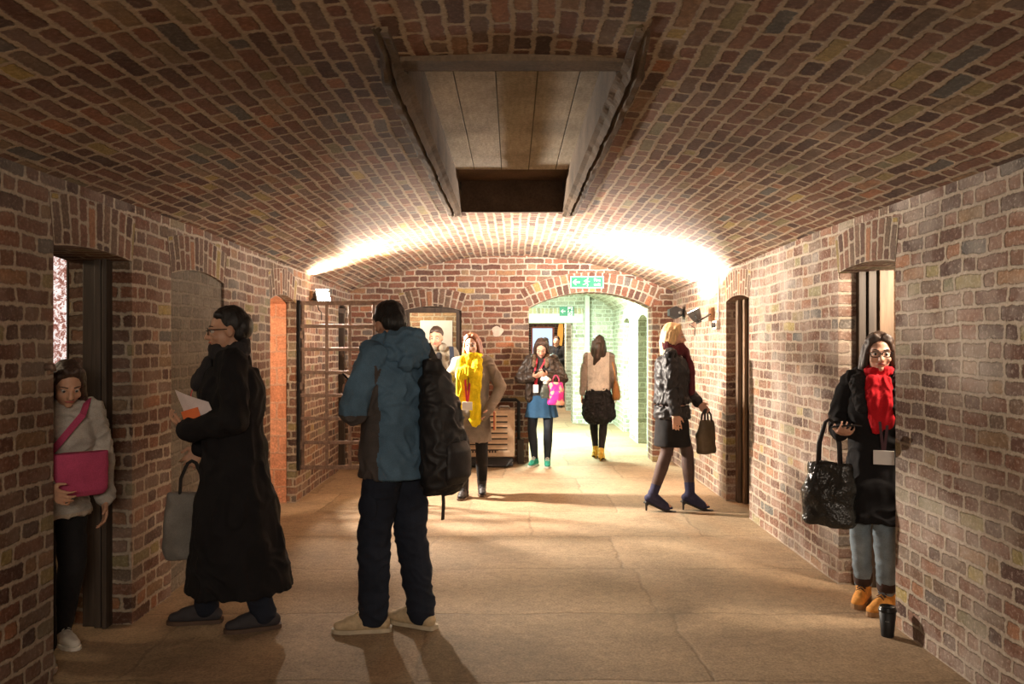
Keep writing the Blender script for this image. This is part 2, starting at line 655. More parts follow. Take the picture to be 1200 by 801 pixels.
for i, (P, o, m, th, fan, nu) in enumerate([(PL, O_L1, M_SOL, .235, .03, .26), (PL, O_LN, M_SOL, .22, .03, .26), (PL, O_L2, M_SOL, .235, .03, .26),
                                            (PR, O_R1, M_SOL, .235, .03, .26), (PR, O_R2, M_SOL, .235, .03, .26),
                                            (PE, O_E1, M_SOL, .225, .06, .26), (PE, O_E2, M_RING, .25, .02, .244)]):
    arch_band('trim_%d' % (i + 1), P, o, th, m, fan, nu=nu)

# blocked doorway: a grey brick panel set back in its recess
mb = MB()
n = 10
for i in range(n):
    a = O_LN.s0 + (O_LN.s1 - O_LN.s0) * i / n
    b = O_LN.s0 + (O_LN.s1 - O_LN.s0) * (i + 1) / n
    mb.face([PL(a, .018, 0), PL(b, .018, 0), PL(b, .018, O_LN.top(b)), PL(a, .018, O_LN.top(a))], [(a, 0), (b, 0), (b, O_LN.top(b)), (a, O_LN.top(a))])
tag(mb.build('wall_infill', M_GREY, recalc=False), kind='structure')

# vault, with the hole of the hatch
HX, HY0, HY1 = .415, 3.24, 6.70
mb = MB()
xs = sorted(set([round(XL + (XR - XL) * i / 44, 4) for i in range(45)] + [-HX, HX]))
ys = sorted(set([round(YB + .25 * i, 4) for i in range(int((YE - YB) / .25) + 1)] + [HY0, HY1, YE]))
th = lambda x: RV * math.asin(x / RV)


def vp(x, y):
    z = vz(x, y)
    w = mnoise.noise(V((x * 1.3, y * 1.1, 3.3))) * .016
    if abs(x) > 1.9 or abs(y - YE) < .01:
        w = 0
    return V((x, y, z + w))


for a, b in zip(xs, xs[1:]):
    for c, d in zip(ys, ys[1:]):
        if a >= -HX - 1e-6 and b <= HX + 1e-6 and c >= HY0 - 1e-6 and d <= HY1 + 1e-6:
            continue
        mb.face([vp(a, c), vp(b, c), vp(b, d), vp(a, d)], [(c, th(a)), (c, th(b)), (d, th(b)), (d, th(a))], smooth=True)
tag(mb.build('ceiling', M_VAULT, recalc=False, weld=True), kind='structure')

# floor
mb = MB()
mb.face([V((-4.6, YB - .2, 0)), V((4.6, YB - .2, 0)), V((4.6, 27, 0)), V((-4.6, 27, 0))])
tag(mb.build('floor', M_FLOOR), kind='structure')

# hatch in the crown of the vault: shaft, slab, concrete kerbs
mb = MB()
zt = ZC + .205
b0 = ZC - .03
for s in (-1, 1):
    # kerb: bevelled rough strip along each side of the hole
    rows = []
    ny = 110
    for i in range(ny + 1):
        y = 2.82 + (7.02 - 2.82) * i / ny
        e = max(0.0, min(1.0, (y - 2.82) / .5, (7.02 - y) / .25))
        nz = lambda a, f, k: mnoise.noise(V((y * f, s * 3.0 + k, a))) 
        j = nz(0, 2.1, 0) * .022 + nz(1, 9, 0) * .010
        xo = .53 + j - .05 * (1 - e)
        xi = HX + (0 if HY0 <= y <= HY1 else .012)
        zo = vz(xo, y) - .004
        xm = xi + (xo - xi) * .55
        zm = vz(xm, y)
        rows.append([V((s * xi, y, b0 + .16)), V((s * xi, y, b0 - .002 + nz(2, 8, 1) * .006)), V((s * (xi + .028), y, b0 - .012 * e + nz(3, 9, 2) * .010)),
                     V((s * (xm - .012), y, zm - .040 * e - .006 + nz(4, 7, 3) * .012)), V((s * xm, y, zm - .016 * e + nz(5, 6, 4) * .010)),
                     V((s * (xm + .014), y, zm - .038 * e - .006 + nz(6, 8, 5) * .012)), V((s * (xo - .012), y, zo - .034 * e + nz(7, 9, 6) * .008)),
                     V((s * xo, y, zo - .012 * e)), V((s * xo, y, b0 + .16))])
    mb.grid(rows, closed=True, smooth=False)
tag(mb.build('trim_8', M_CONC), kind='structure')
mb = MB()
rows = []
for i in range(13):
    x = -HX - .03 + (2 * HX + .06) * i / 12
    k = mnoise.noise(V((x * 6, 2, 2))) * .008
    rows.append([V((x, 3.10 + k, ZC + .05)), V((x, 3.12 + k, ZC - .03)), V((x, 3.235 + k * .3, ZC - .03)), V((x, 3.24, ZC + .05))])
mb.grid(rows, closed=True, smooth=False)
tag(mb.build('trim_9', M_CONC), kind='structure')
mb = MB()
for x in (-HX - .008, HX + .008):
    mb.face([V((x, HY0, b0)), V((x, HY1, b0)), V((x, HY1, zt + .06)), V((x, HY0, zt + .06))])
mb.face([V((-HX, HY0, b0)), V((HX, HY0, b0)), V((HX, HY0, zt)), V((-HX, HY0, zt))])
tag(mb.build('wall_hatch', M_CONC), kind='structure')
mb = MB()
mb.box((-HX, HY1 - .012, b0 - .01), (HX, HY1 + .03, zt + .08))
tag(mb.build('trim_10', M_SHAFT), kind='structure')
mb = MB()
mb.box((-HX - .05, HY0 - .05, zt), (HX + .05, HY1 - .50, zt + .08))
tag(mb.build('ceiling_slab', M_SLAB), kind='structure')
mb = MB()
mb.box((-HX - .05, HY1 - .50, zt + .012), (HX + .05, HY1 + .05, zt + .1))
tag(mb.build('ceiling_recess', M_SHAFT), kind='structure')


# ------------------------------------------------------------------ cells behind the openings
def cell(name, x0, x1, y0, y1, zt, mat, skip=()):
    mb = MB()
    W = {'w': [V((x0, y0, 0)), V((x0, y1, 0))], 'e': [V((x1, y0, 0)), V((x1, y1, 0))],
         's': [V((x0, y0, 0)), V((x1, y0, 0))], 'n': [V((x0, y1, 0)), V((x1, y1, 0))]}
    for k, (a, b) in W.items():
        if k in skip:
            continue
        L = (b - a).length
        mb.face([a, b, b + V((0, 0, zt)), a + V((0, 0, zt))], [(0, 0), (L, 0), (L, zt), (0, zt)])
    mb.face([V((x0, y0, zt)), V((x1, y0, zt)), V((x1, y1, zt)), V((x0, y1, zt))], [(y0, x0), (y0, x1), (y1, x1), (y1, x0)])
    return tag(mb.build(name, mat, recalc=False), kind='structure')


cell('wall_left_cell', -4.4, XL - .34, 2.8, 5.95, 2.5, M_WL, skip=('e',))
cell('wall_gate_cell', -4.2, XL - .34, 6.2, 8.6, 2.5, M_WL, skip=('e',))
cell('wall_left_passage', -3.4, XL - .34, 9.0, 10.6, 2.4, M_WL, skip=('e',))
M_RCELL = brick('red_brick_of_right_cell', palette=[(0, (.20, .10, .055)), (.5, (.28, .14, .075)), (1, (.24, .15, .09))], mort=(.34, .25, .17))
cell('wall_right_cell', XR + .34, 4.4, 3.4, 6.15, 2.5, M_RCELL, skip=('w',))
cell('wall_right_passage', XR + .34, 4.0, 6.4, 9.0, 2.5, M_YEL, skip=('w',))
cell('wall_end_cell', -2.2, -.05, YE + .34, YE + 1.75, 2.5, M_YEL, skip=('s',))

# ------------------------------------------------------------------ timber door frames
def frame(name, pts, mats, label=None):
    """pts: list of (lo, hi, material index, bevel)"""
    mb = MB()
    for lo, hi, mi, bv in pts:
        mb.box(lo, hi, mi=mi, bev=bv)
    return tag(mb.build(name, mats), kind='structure')


# left doorway: heavy dark posts at the far jamb, and its leaf folded back
frame('door_1', [((-2.31, 4.405, 0), (-2.24, 4.44, 1.99), 0, .004), ((-2.235, 4.38, 0), (-2.20, 4.44, 1.99), 0, .004),
                 ((-2.19, 4.37, 0), (-2.165, 4.44, 1.99), 0, .003),
                 ((-2.31, 3.68, 0), (-2.22, 3.75, 1.97), 0, .004)], [M_WOODD])
frame('door_2', [((2.17, 5.125, 0), (2.215, 5.17, 2.0), 0, .004), ((2.225, 5.11, 0), (2.275, 5.17, 2.0), 0, .004),
                 ((2.285, 5.09, 0), (2.375, 5.17, 2.0), 1, .004)], [M_WOODD, M_WOODL])
frame('door_3', [((2.150, 7.80, 0), (2.185, 7.92, 1.99), 0, .004), ((2.195, 7.74, 0), (2.225, 7.92, 1.99), 1, .004), ((2.235, 7.70, 0), (2.30, 7.92, 1.99), 0, .004),
                 ((2.30, 7.12, 0), (2.34, 7.74, 1.99), 0, .004)], [wood('brown_frame_timber', (.12, .075, .045)), M_WOODL])
frame('door_4', [((XL - .16, 9.72, 0), (XL - .02, 9.80, 1.94), 0, .004), ((XL - .16, 10.14, 0), (XL - .02, 10.22, 1.94), 0, .004),
                 ((XL - .16, 9.8, 1.88), (XL - .02, 10.14, 1.94), 0, .004)], [M_WOODD])
frame('door_5', [((-1.38, YE + .02, 0), (-1.32, YE + .14, 1.965), 0, .004), ((-.715, YE + .02, 0), (-.645, YE + .14, 1.965), 0, .004),
                 ((-1.32, YE + .02, 1.905), (-.715, YE + .14, 1.975), 0, .004)], [M_WOODD])

# salmon lining in the gate opening, set back from the brick edge
mb = MB()
y1 = O_L2.s1 - .012
mb.face([V((XL - .085, y1, 0)), V((XL - .34, y1, 0)), V((XL - .34, y1, 1.93)), V((XL - .085, y1, 1.93))], [(.1, 0), (.36, 0), (.36, 1.93), (.1, 1.93)])
mb.face([V((XL - .085, y1, 0)), V((XL - .085, y1 + .012, 0)), V((XL - .085, y1 + .012, 1.93)), V((XL - .085, y1, 1.93))], [(.1, 0), (.11, 0), (.11, 1.93), (.1, 1.93)])
n = 10
for i in range(n):
    a = O_L2.s0 + (O_L2.s1 - O_L2.s0) * i / n
    b = O_L2.s0 + (O_L2.s1 - O_L2.s0) * (i + 1) / n
    za, zb = O_L2.top(a) - .008, O_L2.top(b) - .008
    mb.face([PL(a, .085, za), PL(b, .085, zb), PL(b, .34, zb), PL(a, .34, za)], [(.085, a), (.085, b), (.34, b), (.34, a)])
    mb.face([PL(a, .085, za), PL(b, .085, zb), PL(b, .085, zb + .02), PL(a, .085, za + .02)], [(0, a), (0, b), (.02, b), (.02, a)])
tag(mb.build('trim_11', M_SALMON, recalc=False), kind='structure')


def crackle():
    t = NT('glowing_crackle_pattern')
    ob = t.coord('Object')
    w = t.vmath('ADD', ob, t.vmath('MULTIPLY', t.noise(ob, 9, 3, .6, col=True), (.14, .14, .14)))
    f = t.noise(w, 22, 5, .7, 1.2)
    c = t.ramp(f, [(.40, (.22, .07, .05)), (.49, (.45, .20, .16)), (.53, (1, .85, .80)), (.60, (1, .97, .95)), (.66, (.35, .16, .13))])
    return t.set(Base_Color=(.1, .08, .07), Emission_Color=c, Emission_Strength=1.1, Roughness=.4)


M_CRACK = crackle()  # bright patterned panel: its light is painted in as emission
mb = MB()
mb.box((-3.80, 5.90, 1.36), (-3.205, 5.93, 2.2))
tag(mb.build('glow_panel_1', M_CRACK), kind='structure')
mb = MB()
for lo, hi in (((-3.86, 5.87, 1.30), (-3.80, 5.95, 2.26)), ((-3.205, 5.89, 1.33), (-3.19, 5.95, 2.23)), ((-3.80, 5.87, 1.30), (-3.205, 5.95, 1.36)), ((-3.80, 5.87, 2.2), (-3.205, 5.95, 2.26))):
    mb.box(lo, hi, bev=.004)
tag(mb.build('glow_panel_frame', M_WOODD), kind='structure')  # frame added around the glowing panel

# ------------------------------------------------------------------ the second bay, seen through the big arch
YF = 15.4
X2 = 1.90
PB = lambda s, d, z: V((X2 + d, s, z))
OB1, OB2 = Opening(11.55, 12.35, 1.86, 1.93), Opening(13.25, 13.95, 1.86, 1.93)
wall('wall_bay', PB, YE + .34, YF, 2.2, [OB1, OB2], .4, M_PALE)
PF = lambda s, d, z: V((s, YF + d, z))
OF = Opening(.10, 1.14, 1.885, 1.886)
wall('wall_far', PF, -2.2, X2, 2.75, [OF], .45, M_PALE, step=.3)
mb = MB()
mb.face([V((-2.2, YE + .34, 0)), V((-2.2, YF, 0)), V((-2.2, YF, 2.7)), V((-2.2, YE + .34, 2.7))], [(0, 0), (5, 0), (5, 2.7), (0, 2.7)])
tag(mb.build('wall_bay_side', M_PALE, recalc=False), kind='structure')
mb = MB()
rows, ar = [], []
for i in range(25):
    x = -2.2 + (X2 + 2.2) * i / 24
    k = (x - (X2 - 2.2) / 2) / 2.05
    rows.append((x, 2.05 + .52 * math.sqrt(max(1 - k * k * .985, 0))))
for (xa, za), (xb, zb) in zip(rows, rows[1:]):
    mb.face([V((xa, YE + .34, za)), V((xb, YE + .34, zb)), V((xb, YF, zb)), V((xa, YF, za))], [(0, xa * 1.05), (0, xb * 1.05), (YF - YE, xb * 1.05), (YF - YE, xa * 1.05)], smooth=True)
tag(mb.build('ceiling_bay', M_PALE, recalc=False, weld=True), kind='structure')
M_PLASTER = plain('pale_green_plaster', (.56, .62, .54), .85, var=.12, scale=4, bump=.2)
mb = MB()
mb.box((-.3, YF - .03, 1.885), (1.34, YF + .1, 2.06), bev=.006)
tag(mb.build('trim_12', M_PLASTER), kind='structure')
mb = MB()
mb.box((1.36, YF - .14, 0), (1.45, YF + .02, 2.5), bev=.008)
tag(mb.build('trim_13', M_PLASTER), kind='structure')
mb = MB()
mb.face([V((-.3, YF - .034, 2.06)), V((1.34, YF - .034, 2.06)), V((1.34, YF - .034, 2.17)), V((-.3, YF - .034, 2.17))], [(.005, 0), (.005, 1.64), (.118, 1.64), (.118, 0)])
mb.uv = [[(.004, 0), (.004, 1.64), (.118, 1.64), (.118, 0)]]
tag(mb.build('trim_14', brick('pale_soldier_brick', palette=[(0, (.40, .36, .24)), (.5, (.46, .40, .24)), (1, (.30, .26, .18))], mort=(.60, .64, .55), period=.122, split=1.0, rowoff=0, jitter=0, soot=.05), recalc=False), kind='structure')
# dark recess backs of the bay side openings
M_RECESS = plain('dark_green_brick', (.10, .115, .07), .9, var=.4, scale=9, bump=.3)  # plain dark green tone for the recess backs
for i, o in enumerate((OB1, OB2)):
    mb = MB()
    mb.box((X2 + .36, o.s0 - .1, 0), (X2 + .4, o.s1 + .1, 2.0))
    tag(mb.build('door_%d' % (6 + i), M_RECESS), kind='structure')

# ------------------------------------------------------------------ room beyond the far doorway
M_DIM = brick('dim_brick_of_far_room', lime=.05)
mb = MB()
x0, x1, y0, y1, zt2 = -1.6, 3.2, YF + .45, 25.5, 2.9
for a, b in ((V((x0, y0, 0)), V((x0, y1, 0))), (V((x1, y0, 0)), V((x1, y1, 0))), (V((x0, y1, 0)), V((x1, y1, 0)))):
    L = (b - a).length
    mb.face([a, b, b + V((0, 0, zt2)), a + V((0, 0, zt2))], [(0, 0), (L, 0), (L, zt2), (0, zt2)])
mb.face([V((x0, y0, zt2)), V((x1, y0, zt2)), V((x1, y1, zt2)), V((x0, y1, zt2))], [(0, 0), (4.8, 0), (4.8, 9), (0, 9)])
tag(mb.build('wall_far_room', M_DIM, recalc=False), kind='structure')
mb = MB()
mb.box((1.21, 18.3, 0), (1.55, 18.8, 2.9))
tag(mb.build('wall_pier', M_PALE), kind='structure')
# ------------------------------------------------------------------ figures
class Blob:
    """overlapping rounded solids fused into one continuous surface"""

    def __init__(self):
        self.bm = bmesh.new()

    def _add(self, rows):
        m = len(rows[0])
        vs = [[self.bm.verts.new(p) for p in r] for r in rows]
        for a, b in zip(vs, vs[1:]):
            for j in range(m):
                k = (j + 1) % m
                self.bm.faces.new((a[j], a[k], b[k], b[j]))
        self.bm.faces.new(vs[0][::-1])
        self.bm.faces.new(vs[-1])

    def cap(self, p, q, r1, r2, n=16, flat=None, k=1.0):
        """tapered capsule; flat=axis vector scales the section along that axis by k"""
        p, q = V(p), V(q)
        d = q - p
        L = d.length
        if L < 1e-6:
            d = V((0, 0, 1))
        d = d.normalized()
        a = (V((0, 0, 1)) if abs(d.z) < .9 else V((0, 1, 0))).cross(d).normalized()
        b = d.cross(a)
        prof = []
        for i in range(6):
            t = -PI / 2 + PI / 2 * (i + .25) / 6
            prof.append((p + d * (r1 * math.sin(t)), r1 * math.cos(t)))
        for i in range(5):
            f = i / 4
            prof.append((p.lerp(q, f), r1 + (r2 - r1) * f))
        for i in range(1, 6):
            t = PI / 2 * (i - .25) / 5.5
            prof.append((q + d * (r2 * math.sin(t)), r2 * math.cos(t)))
        rows = []
        for c, r in prof:
            row = []
            for j in range(n):
                t = 2 * PI * j / n
                o = (a * math.cos(t) + b * math.sin(t)) * r
                if flat is not None:
                    fl = V(flat).normalized()
                    o = o - fl * (o.dot(fl) * (1 - k))
                row.append(c + o)
            rows.append(row)
        self._add(rows)

    def chain(self, pts, rs, **kw):
        for i in range(len(pts) - 1):
            self.cap(pts[i], pts[i + 1], rs[i], rs[i + 1], **kw)

    def ell(self, c, r, R=None, n=20):
        c = V(c)
        rows = []
        m = 12
        for i in range(m):
            t = -PI / 2 + PI * (i + .3) / (m - .4)
            row = []
            for j in range(n):
                s = 2 * PI * j / n
                o = V((r[0] * math.cos(t) * math.cos(s), r[1] * math.cos(t) * math.sin(s), r[2] * math.sin(t)))
                row.append(c + (R @ o if R is not None else o))
            rows.append(row)
        self._add(rows)

    def loft(self, rings, n=40, folds=0, amp=0.0, ph=0.0, X=None):
        """rings: (z, cx, cy, rx, ry[, fold amount]); smoothly interpolated"""
        rows = []
        R = []
        for i in range(len(rings) - 1):
            A, B = rings[i], rings[i + 1]
            st = max(2, int(abs(B[0] - A[0]) / .03))
            for s in range(st):
                f = s / st
                g = f * f * (3 - 2 * f) * .5 + f * .5
                fa = A[5] if len(A) > 5 else 0
                fb = B[5] if len(B) > 5 else 0
                R.append([A[k] + (B[k] - A[k]) * (f if k == 0 else g) for k in range(5)] + [fa + (fb - fa) * f])
        L = rings[-1]
        R.append(list(L[:5]) + [L[5] if len(L) > 5 else 0])
        for z, cx, cy, rx, ry, fo in R:
            row = []
            for j in range(n):
                t = 2 * PI * j / n
                w = 1 + fo * (math.sin(folds * t + ph) * .6 + math.sin(folds * 1.7 * t + ph * 2 + z * 3) * .4)
                e = 2.25
                ct, st2 = math.cos(t), math.sin(t)
                px = math.copysign(abs(ct) ** (2 / e), ct) * rx * w
                py = math.copysign(abs(st2) ** (2 / e), st2) * ry * w
                p = V((cx + px, cy + py, z))
                row.append(X @ p if X is not None else p)
            rows.append(row)
        self._add(rows)

    def bake(self, name, mats, parent, voxel=.01, smooth=3, S=1.0, crease=0.0, cs=(9, 9, 9), sel=None, cut=None, fac=.5, fold=False):
        bmesh.ops.recalc_face_normals(self.bm, faces=self.bm.faces[:])
        me = bpy.data.meshes.new('t')
        self.bm.to_mesh(me)
        self.bm.free()
        o = bpy.data.objects.new('t', me)
        COL.objects.link(o)
        md = o.modifiers.new('r', 'REMESH')
        md.mode = 'VOXEL'
        md.voxel_size = voxel
        if smooth:
            sm = o.modifiers.new('s', 'SMOOTH')
            sm.factor = fac
            sm.iterations = smooth
        dg = bpy.context.evaluated_depsgraph_get()
        dg.update()
        m2 = bpy.data.meshes.new_from_object(o.evaluated_get(dg))
        bpy.data.objects.remove(o)
        bpy.data.meshes.remove(me)
        if crease:
            off = random.random() * 50
            nn = [v.normal.copy() for v in m2.vertices]
            for v, nr in zip(m2.vertices, nn):
                c = v.co
                k = mnoise.noise(V((c.x * cs[0] + off, c.y * cs[1], c.z * cs[2]))) + .5 * mnoise.noise(V((c.x * cs[0] * 2.3, c.y * cs[1] * 2.3 + off, c.z * cs[2] * 2.3)))
                if fold:
                    w = mnoise.noise(V((c.x * 5 + off, c.y * 5, c.z * 5))) * .6
                    g = mnoise.noise(V((c.x * cs[0] * 1.2 + w, c.y * cs[1] * 1.2 + off + w, c.z * cs[2] * 1.5 + w * 2)))
                    k = k * .7 + 1.5 * (.30 - min(abs(g) * 1.6, .6))
                v.co = c + nr * (k * crease)
        m2.name = name
        m2.materials.clear()
        for m in (mats if isinstance(mats, (list, tuple)) else [mats]):
            m2.materials.append(m)
        if sel:
            for p in m2.polygons:
                p.material_index = sel(p.center)
        for p in m2.polygons:
            p.use_smooth = True
        if S != 1.0:
            m2.transform(Matrix.Scale(S, 4))
        r = bpy.data.objects.new(name, m2)
        return link(r, parent)


def ik(root, tgt, l1, l2, pole):
    root, tgt, pole = V(root), V(tgt), V(pole)
    d = tgt - root
    L = min(d.length, (l1 + l2) * .998)
    d.normalize()
    tgt = root + d * L
    a = (l1 * l1 - l2 * l2 + L * L) / (2 * L)
    h = math.sqrt(max(l1 * l1 - a * a, 0))
    p = pole - d * pole.dot(d)
    if p.length < 1e-6:
        p = V((0, -1, 0))
    return root + d * a + p.normalized() * h, tgt


def rot(v, axis, ang):
    return Matrix.Rotation(ang, 3, axis) @ V(v)


class Figure:
    """local frame, 1.70 m tall: forward -Y, the person's left +X"""

    def __init__(self, label, x, y, yaw, H=1.7, name='person', female=False, lean=0.0, side=0.0, hip=(0, 0), drop=0.0, twist=0.0,
                 feet=None, toes=None, hands=None, handdir=None, palm=None, curl=(.5, .5), headyaw=0.0, headpitch=0.0, heel=0.0, elbow=None,
                 skin=None, voxel=.007, knees=None, group=None, roll=0.0, thumb=None):
        self.S = S = H / 1.7
        self.vox = voxel / S
        self.root = thing('person', label, 'person', (x, y, 0), math.radians(yaw), group)
        self.fem = female
        self.skin = skin
        sh = .165 if female else .188
        hx = .088
        drop = drop - (min(heel.values()) if isinstance(heel, dict) else heel)
        pel = V((hip[0], hip[1], .93 - drop))
        R = Matrix.Rotation(lean, 3, 'X') @ Matrix.Rotation(side, 3, 'Y') @ Matrix.Rotation(twist, 3, 'Z')
        self.R = R
        up = lambda p: pel + R @ (V(p) - V((0, 0, .93)))
        self.up = up
        self.pel = pel
        self.sh = {-1: up((-sh, .01, 1.405)), 1: up((sh, .01, 1.405))}
        self.neck = up((0, .012, 1.44))
        self.hipj = {s: pel + V((s * hx, 0, -.03)) for s in (-1, 1)}
        feet = feet or {-1: (-.10, .02, 0), 1: (.10, .02, 0)}
        toes = toes or {-1: -12, 1: 12}
        self.ank, self.knee, self.toe, self.heelz = {}, {}, {}, {}
        for s in (-1, 1):
            fx, fy, fz = feet[s]
            hl = heel[s] if isinstance(heel, dict) else heel
            self.heelz[s] = hl
            a = V((fx, fy, .085 + hl + fz))
            t = math.radians(toes[s])
            fd = V((math.sin(t), -math.cos(t), 0))
            kp = V((knees[s])) if knees else (fd + V((s * .05, 0, 0)))
            k, a2 = ik(self.hipj[s], a, .419, .419, kp)
            self.knee[s], self.ank[s], self.toe[s] = k, a2, fd
        self.elb, self.wri, self.hd, self.pn = {}, {}, {}, {}
        hands = hands or {-1: (-.25, -.03, .80), 1: (.25, -.03, .80)}
        for s in (-1, 1):
            po = V(elbow[s]) if elbow else V((s * .5, 1.0, -.2))
            e, w = ik(self.sh[s], V(hands[s]), .29, .255, po)
            self.elb[s], self.wri[s] = e, w
            self.hd[s] = V(handdir[s]).normalized() if handdir else (w - e).normalized()
            pn = V(palm[s]) if palm else V((-s, .15, 0))
            pn = pn - self.hd[s] * pn.dot(self.hd[s])
            self.pn[s] = pn.normalized()
        self.thumb = thumb
        self.curl = curl
        HR = Matrix.Rotation(math.radians(headyaw), 3, 'Z') @ Matrix.Rotation(math.radians(headpitch), 3, 'X') @ Matrix.Rotation(math.radians(roll), 3, 'Y')
        self.HR = HR
        self.hc = self.neck + R @ V((0, .0, .03)) + HR @ V((0, -.022, .112))
        self.body()

    def H(self, x, y, z):
        """point on the head: x to the person's left, y backward, z up, from the head's centre"""
        return self.hc + self.HR @ V((x, y, z))

    def body(self):
        b = Blob()
        f = self.fem
        up, R = self.up, self.R
        # trunk
        w = .86 if f else 1.0
        b.ell(up((0, .012, 1.29)), (.150 * w, .098, .155), R)
        b.ell(up((0, .01, 1.36)), (.168 * w, .078, .07), R)
        b.ell(up((0, .008, 1.10)), (.122 * w, .088, .16), R)
        b.ell(self.pel + V((0, .012, 0)), (.155 if f else .15, .105, .11))
        b.cap(up((0, .01, 1.2)), self.pel, .105 * w, .125)
        if f:
            for s in (-1, 1):
                b.ell(up((s * .068, -.062, 1.265)), (.058, .05, .055), R)
        # neck and head
        b.cap(self.neck - R @ V((0, 0, .03)), self.H(0, .018, -.05), .052 if f else .06, .050 if f else .056)
        for s in (-1, 1):
            b.cap(self.neck - R @ V((-s * .03, 0, .01)), self.sh[s] + V((0, 0, .0)), .05, .048)
        b.ell(self.H(0, .012, .028), (.073, .094, .088), self.HR)
        b.ell(self.H(0, -.024, -.030), (.060, .066, .080), self.HR)
        b.ell(self.H(0, -.066, -.088), (.022, .020, .020), self.HR)
        b.cap(self.H(0, -.088, .008), self.H(0, -.106, -.030), .0085, .0135)
        for s in (-1, 1):
            b.ell(self.H(s * .010, -.096, -.034), (.009, .010, .008), self.HR)
            b.cap(self.H(s * .012, -.082, .022), self.H(s * .045, -.066, .020), .012, .010)
            b.ell(self.H(s * .040, -.060, -.030), (.022, .020, .022), self.HR)
            b.ell(self.H(s * .074, .010, -.004), (.011, .020, .032), self.HR)
        b.cap(self.H(-.016, -.082, -.058), self.H(.016, -.082, -.058), .0085, .0085)
        # limbs
        for s in (-1, 1):
            k = .88 if f else 1.0
            b.cap(self.sh[s], self.elb[s], .050 * k, .040 * k)
            b.cap(self.elb[s], self.elb[s].lerp(self.wri[s], .35), .040 * k, .041 * k)
            b.cap(self.elb[s].lerp(self.wri[s], .35), self.wri[s], .041 * k, .027 * k)
            b.cap(self.hipj[s], self.knee[s], .083, .054)
            b.cap(self.knee[s], self.knee[s].lerp(self.ank[s], .35), .052, .055)
            b.cap(self.knee[s].lerp(self.ank[s], .35), self.ank[s], .055, .037)
            a, t = self.ank[s], self.toe[s]
            hl = self.heelz[s]
            b.cap(a + V((0, 0, -.03)) - t * .02, a + t * .15 + V((0, 0, -.05 - hl * .85)), .034, .024)
            self.hand(b, s)
        o = b.bake('body', self.skin, self.root, self.vox, 2, self.S, fac=.4)
        # face details
        eye = bpy.data.materials.get('eye_white') or plain('eye_white', (.46, .42, .38), .4, bump=0)
        iris = bpy.data.materials.get('dark_iris') or plain('dark_iris', (.02, .014, .011), .35, bump=0)
        for s in (-1, 1):
            m = MB()
            c = self.H(s * .031, -.073, .003)
            for part, r, off, mi in ((0, .0125, 0, 0), (1, .0082, .0060, 1)):
                bm = bmesh.new()
                bmesh.ops.create_uvsphere(bm, u_segments=12, v_segments=8, radius=r)
                m.addbm(bm, Matrix.Translation((c + self.HR @ V((0, -off, 0))) * self.S) @ Matrix.Scale(self.S, 4), mi, True)
            m.build('eye', [eye, iris], self.root)
        self.lip = bpy.data.materials.get('lip') or plain('lip', (.36, .10, .085), .5, bump=0, var=.05)
        m = MB()
        m.tube([self.H(-.024, -.086, -.0585) * self.S, self.H(-.01, -.094, -.056) * self.S, self.H(.01, -.094, -.056) * self.S, self.H(.024, -.086, -.0585) * self.S], [.002 * self.S, .0055 * self.S, .0055 * self.S, .002 * self.S], 8)
        m.build('lips', self.lip, self.root)

    def brows(self, mat):
        for s in (-1, 1):
            m = MB()
            m.tube([self.H(s * .014, -.0905, .026) * self.S, self.H(s * .034, -.0855, .031) * self.S, self.H(s * .053, -.070, .026) * self.S], [.0032 * self.S, .0036 * self.S, .002 * self.S], 6)
            m.build('eyebrow', mat, self.root)

    def hand(self, b, s):
        d, n = self.hd[s], self.pn[s]
        w = self.wri[s]
        side = d.cross(n)                 # towards the thumb
        if self.thumb and self.thumb[s] * 1.0 != 0:
            side = side * self.thumb[s]
        else:
            # thumb points forward / inward by default
            ref = V((-s * .3, -1, .35))
            if side.dot(ref) < 0:
                side = -side
        b.cap(w - d * .01, w + d * .03, .026, .024, flat=n, k=.75)
        for i in range(4):
            o = side * (.030 - .0205 * i)
            b.cap(w + d * .02 + o * .7, w + d * .088 + o, .0135, .0105, n=10)
        c = self.curl[0 if s < 0 else 1]
        for i, L in enumerate((.072, .080, .074, .058)):
            o = side * (.033 - .0225 * i)
            p = w + d * .088 + o
            fan = side * (.10 - .07 * i)
            ang = c * .55
            for seg, fr, r in ((0, .45, .0088), (1, .30, .0080), (2, .25, .0072)):
                dr = (d * math.cos(ang) + n * math.sin(ang) + fan).normalized()
                q = p + dr * (L * fr * 1.05)
                b.cap(p, q, r, r * .93, n=10)
                p = q
                ang += c * (.75 if seg == 0 else .6)
        p = w + d * .028 + side * .022
        d1 = (d * .62 + side * .72 + n * .25).normalized()
        q = p + d1 * .042
        b.cap(p, q, .0135, .0105, n=10)
        d2 = (d * .9 + side * .30 + n * (.25 + c * .3)).normalized()
        b.cap(q, q + d2 * .036, .0100, .0082, n=10)

    def grip(self, s, k=.075, off=.02):
        """world-ready local point inside the hand"""
        return (self.wri[s] + self.hd[s] * k + self.pn[s] * off) * self.S

    def world(self, p):
        M = Matrix.Translation(self.root.location) @ Matrix.Rotation(self.root.rotation_euler.z, 4, 'Z')
        return M @ V(p)

    # ---------------- clothes
    def sleeves(self, b, r0=.066, r1=.056, r2=.046, to=.93, sides=(-1, 1)):
        for s in sides:
            w = self.elb[s].lerp(self.wri[s], to)
            b.cap(self.sh[s] - V((s * .02, 0, 0)), self.sh[s].lerp(self.elb[s], .5), r0, (r0 + r1) / 2)
            b.cap(self.sh[s].lerp(self.elb[s], .5), self.elb[s], (r0 + r1) / 2, r1)
            b.cap(self.elb[s], w, r1, r2)

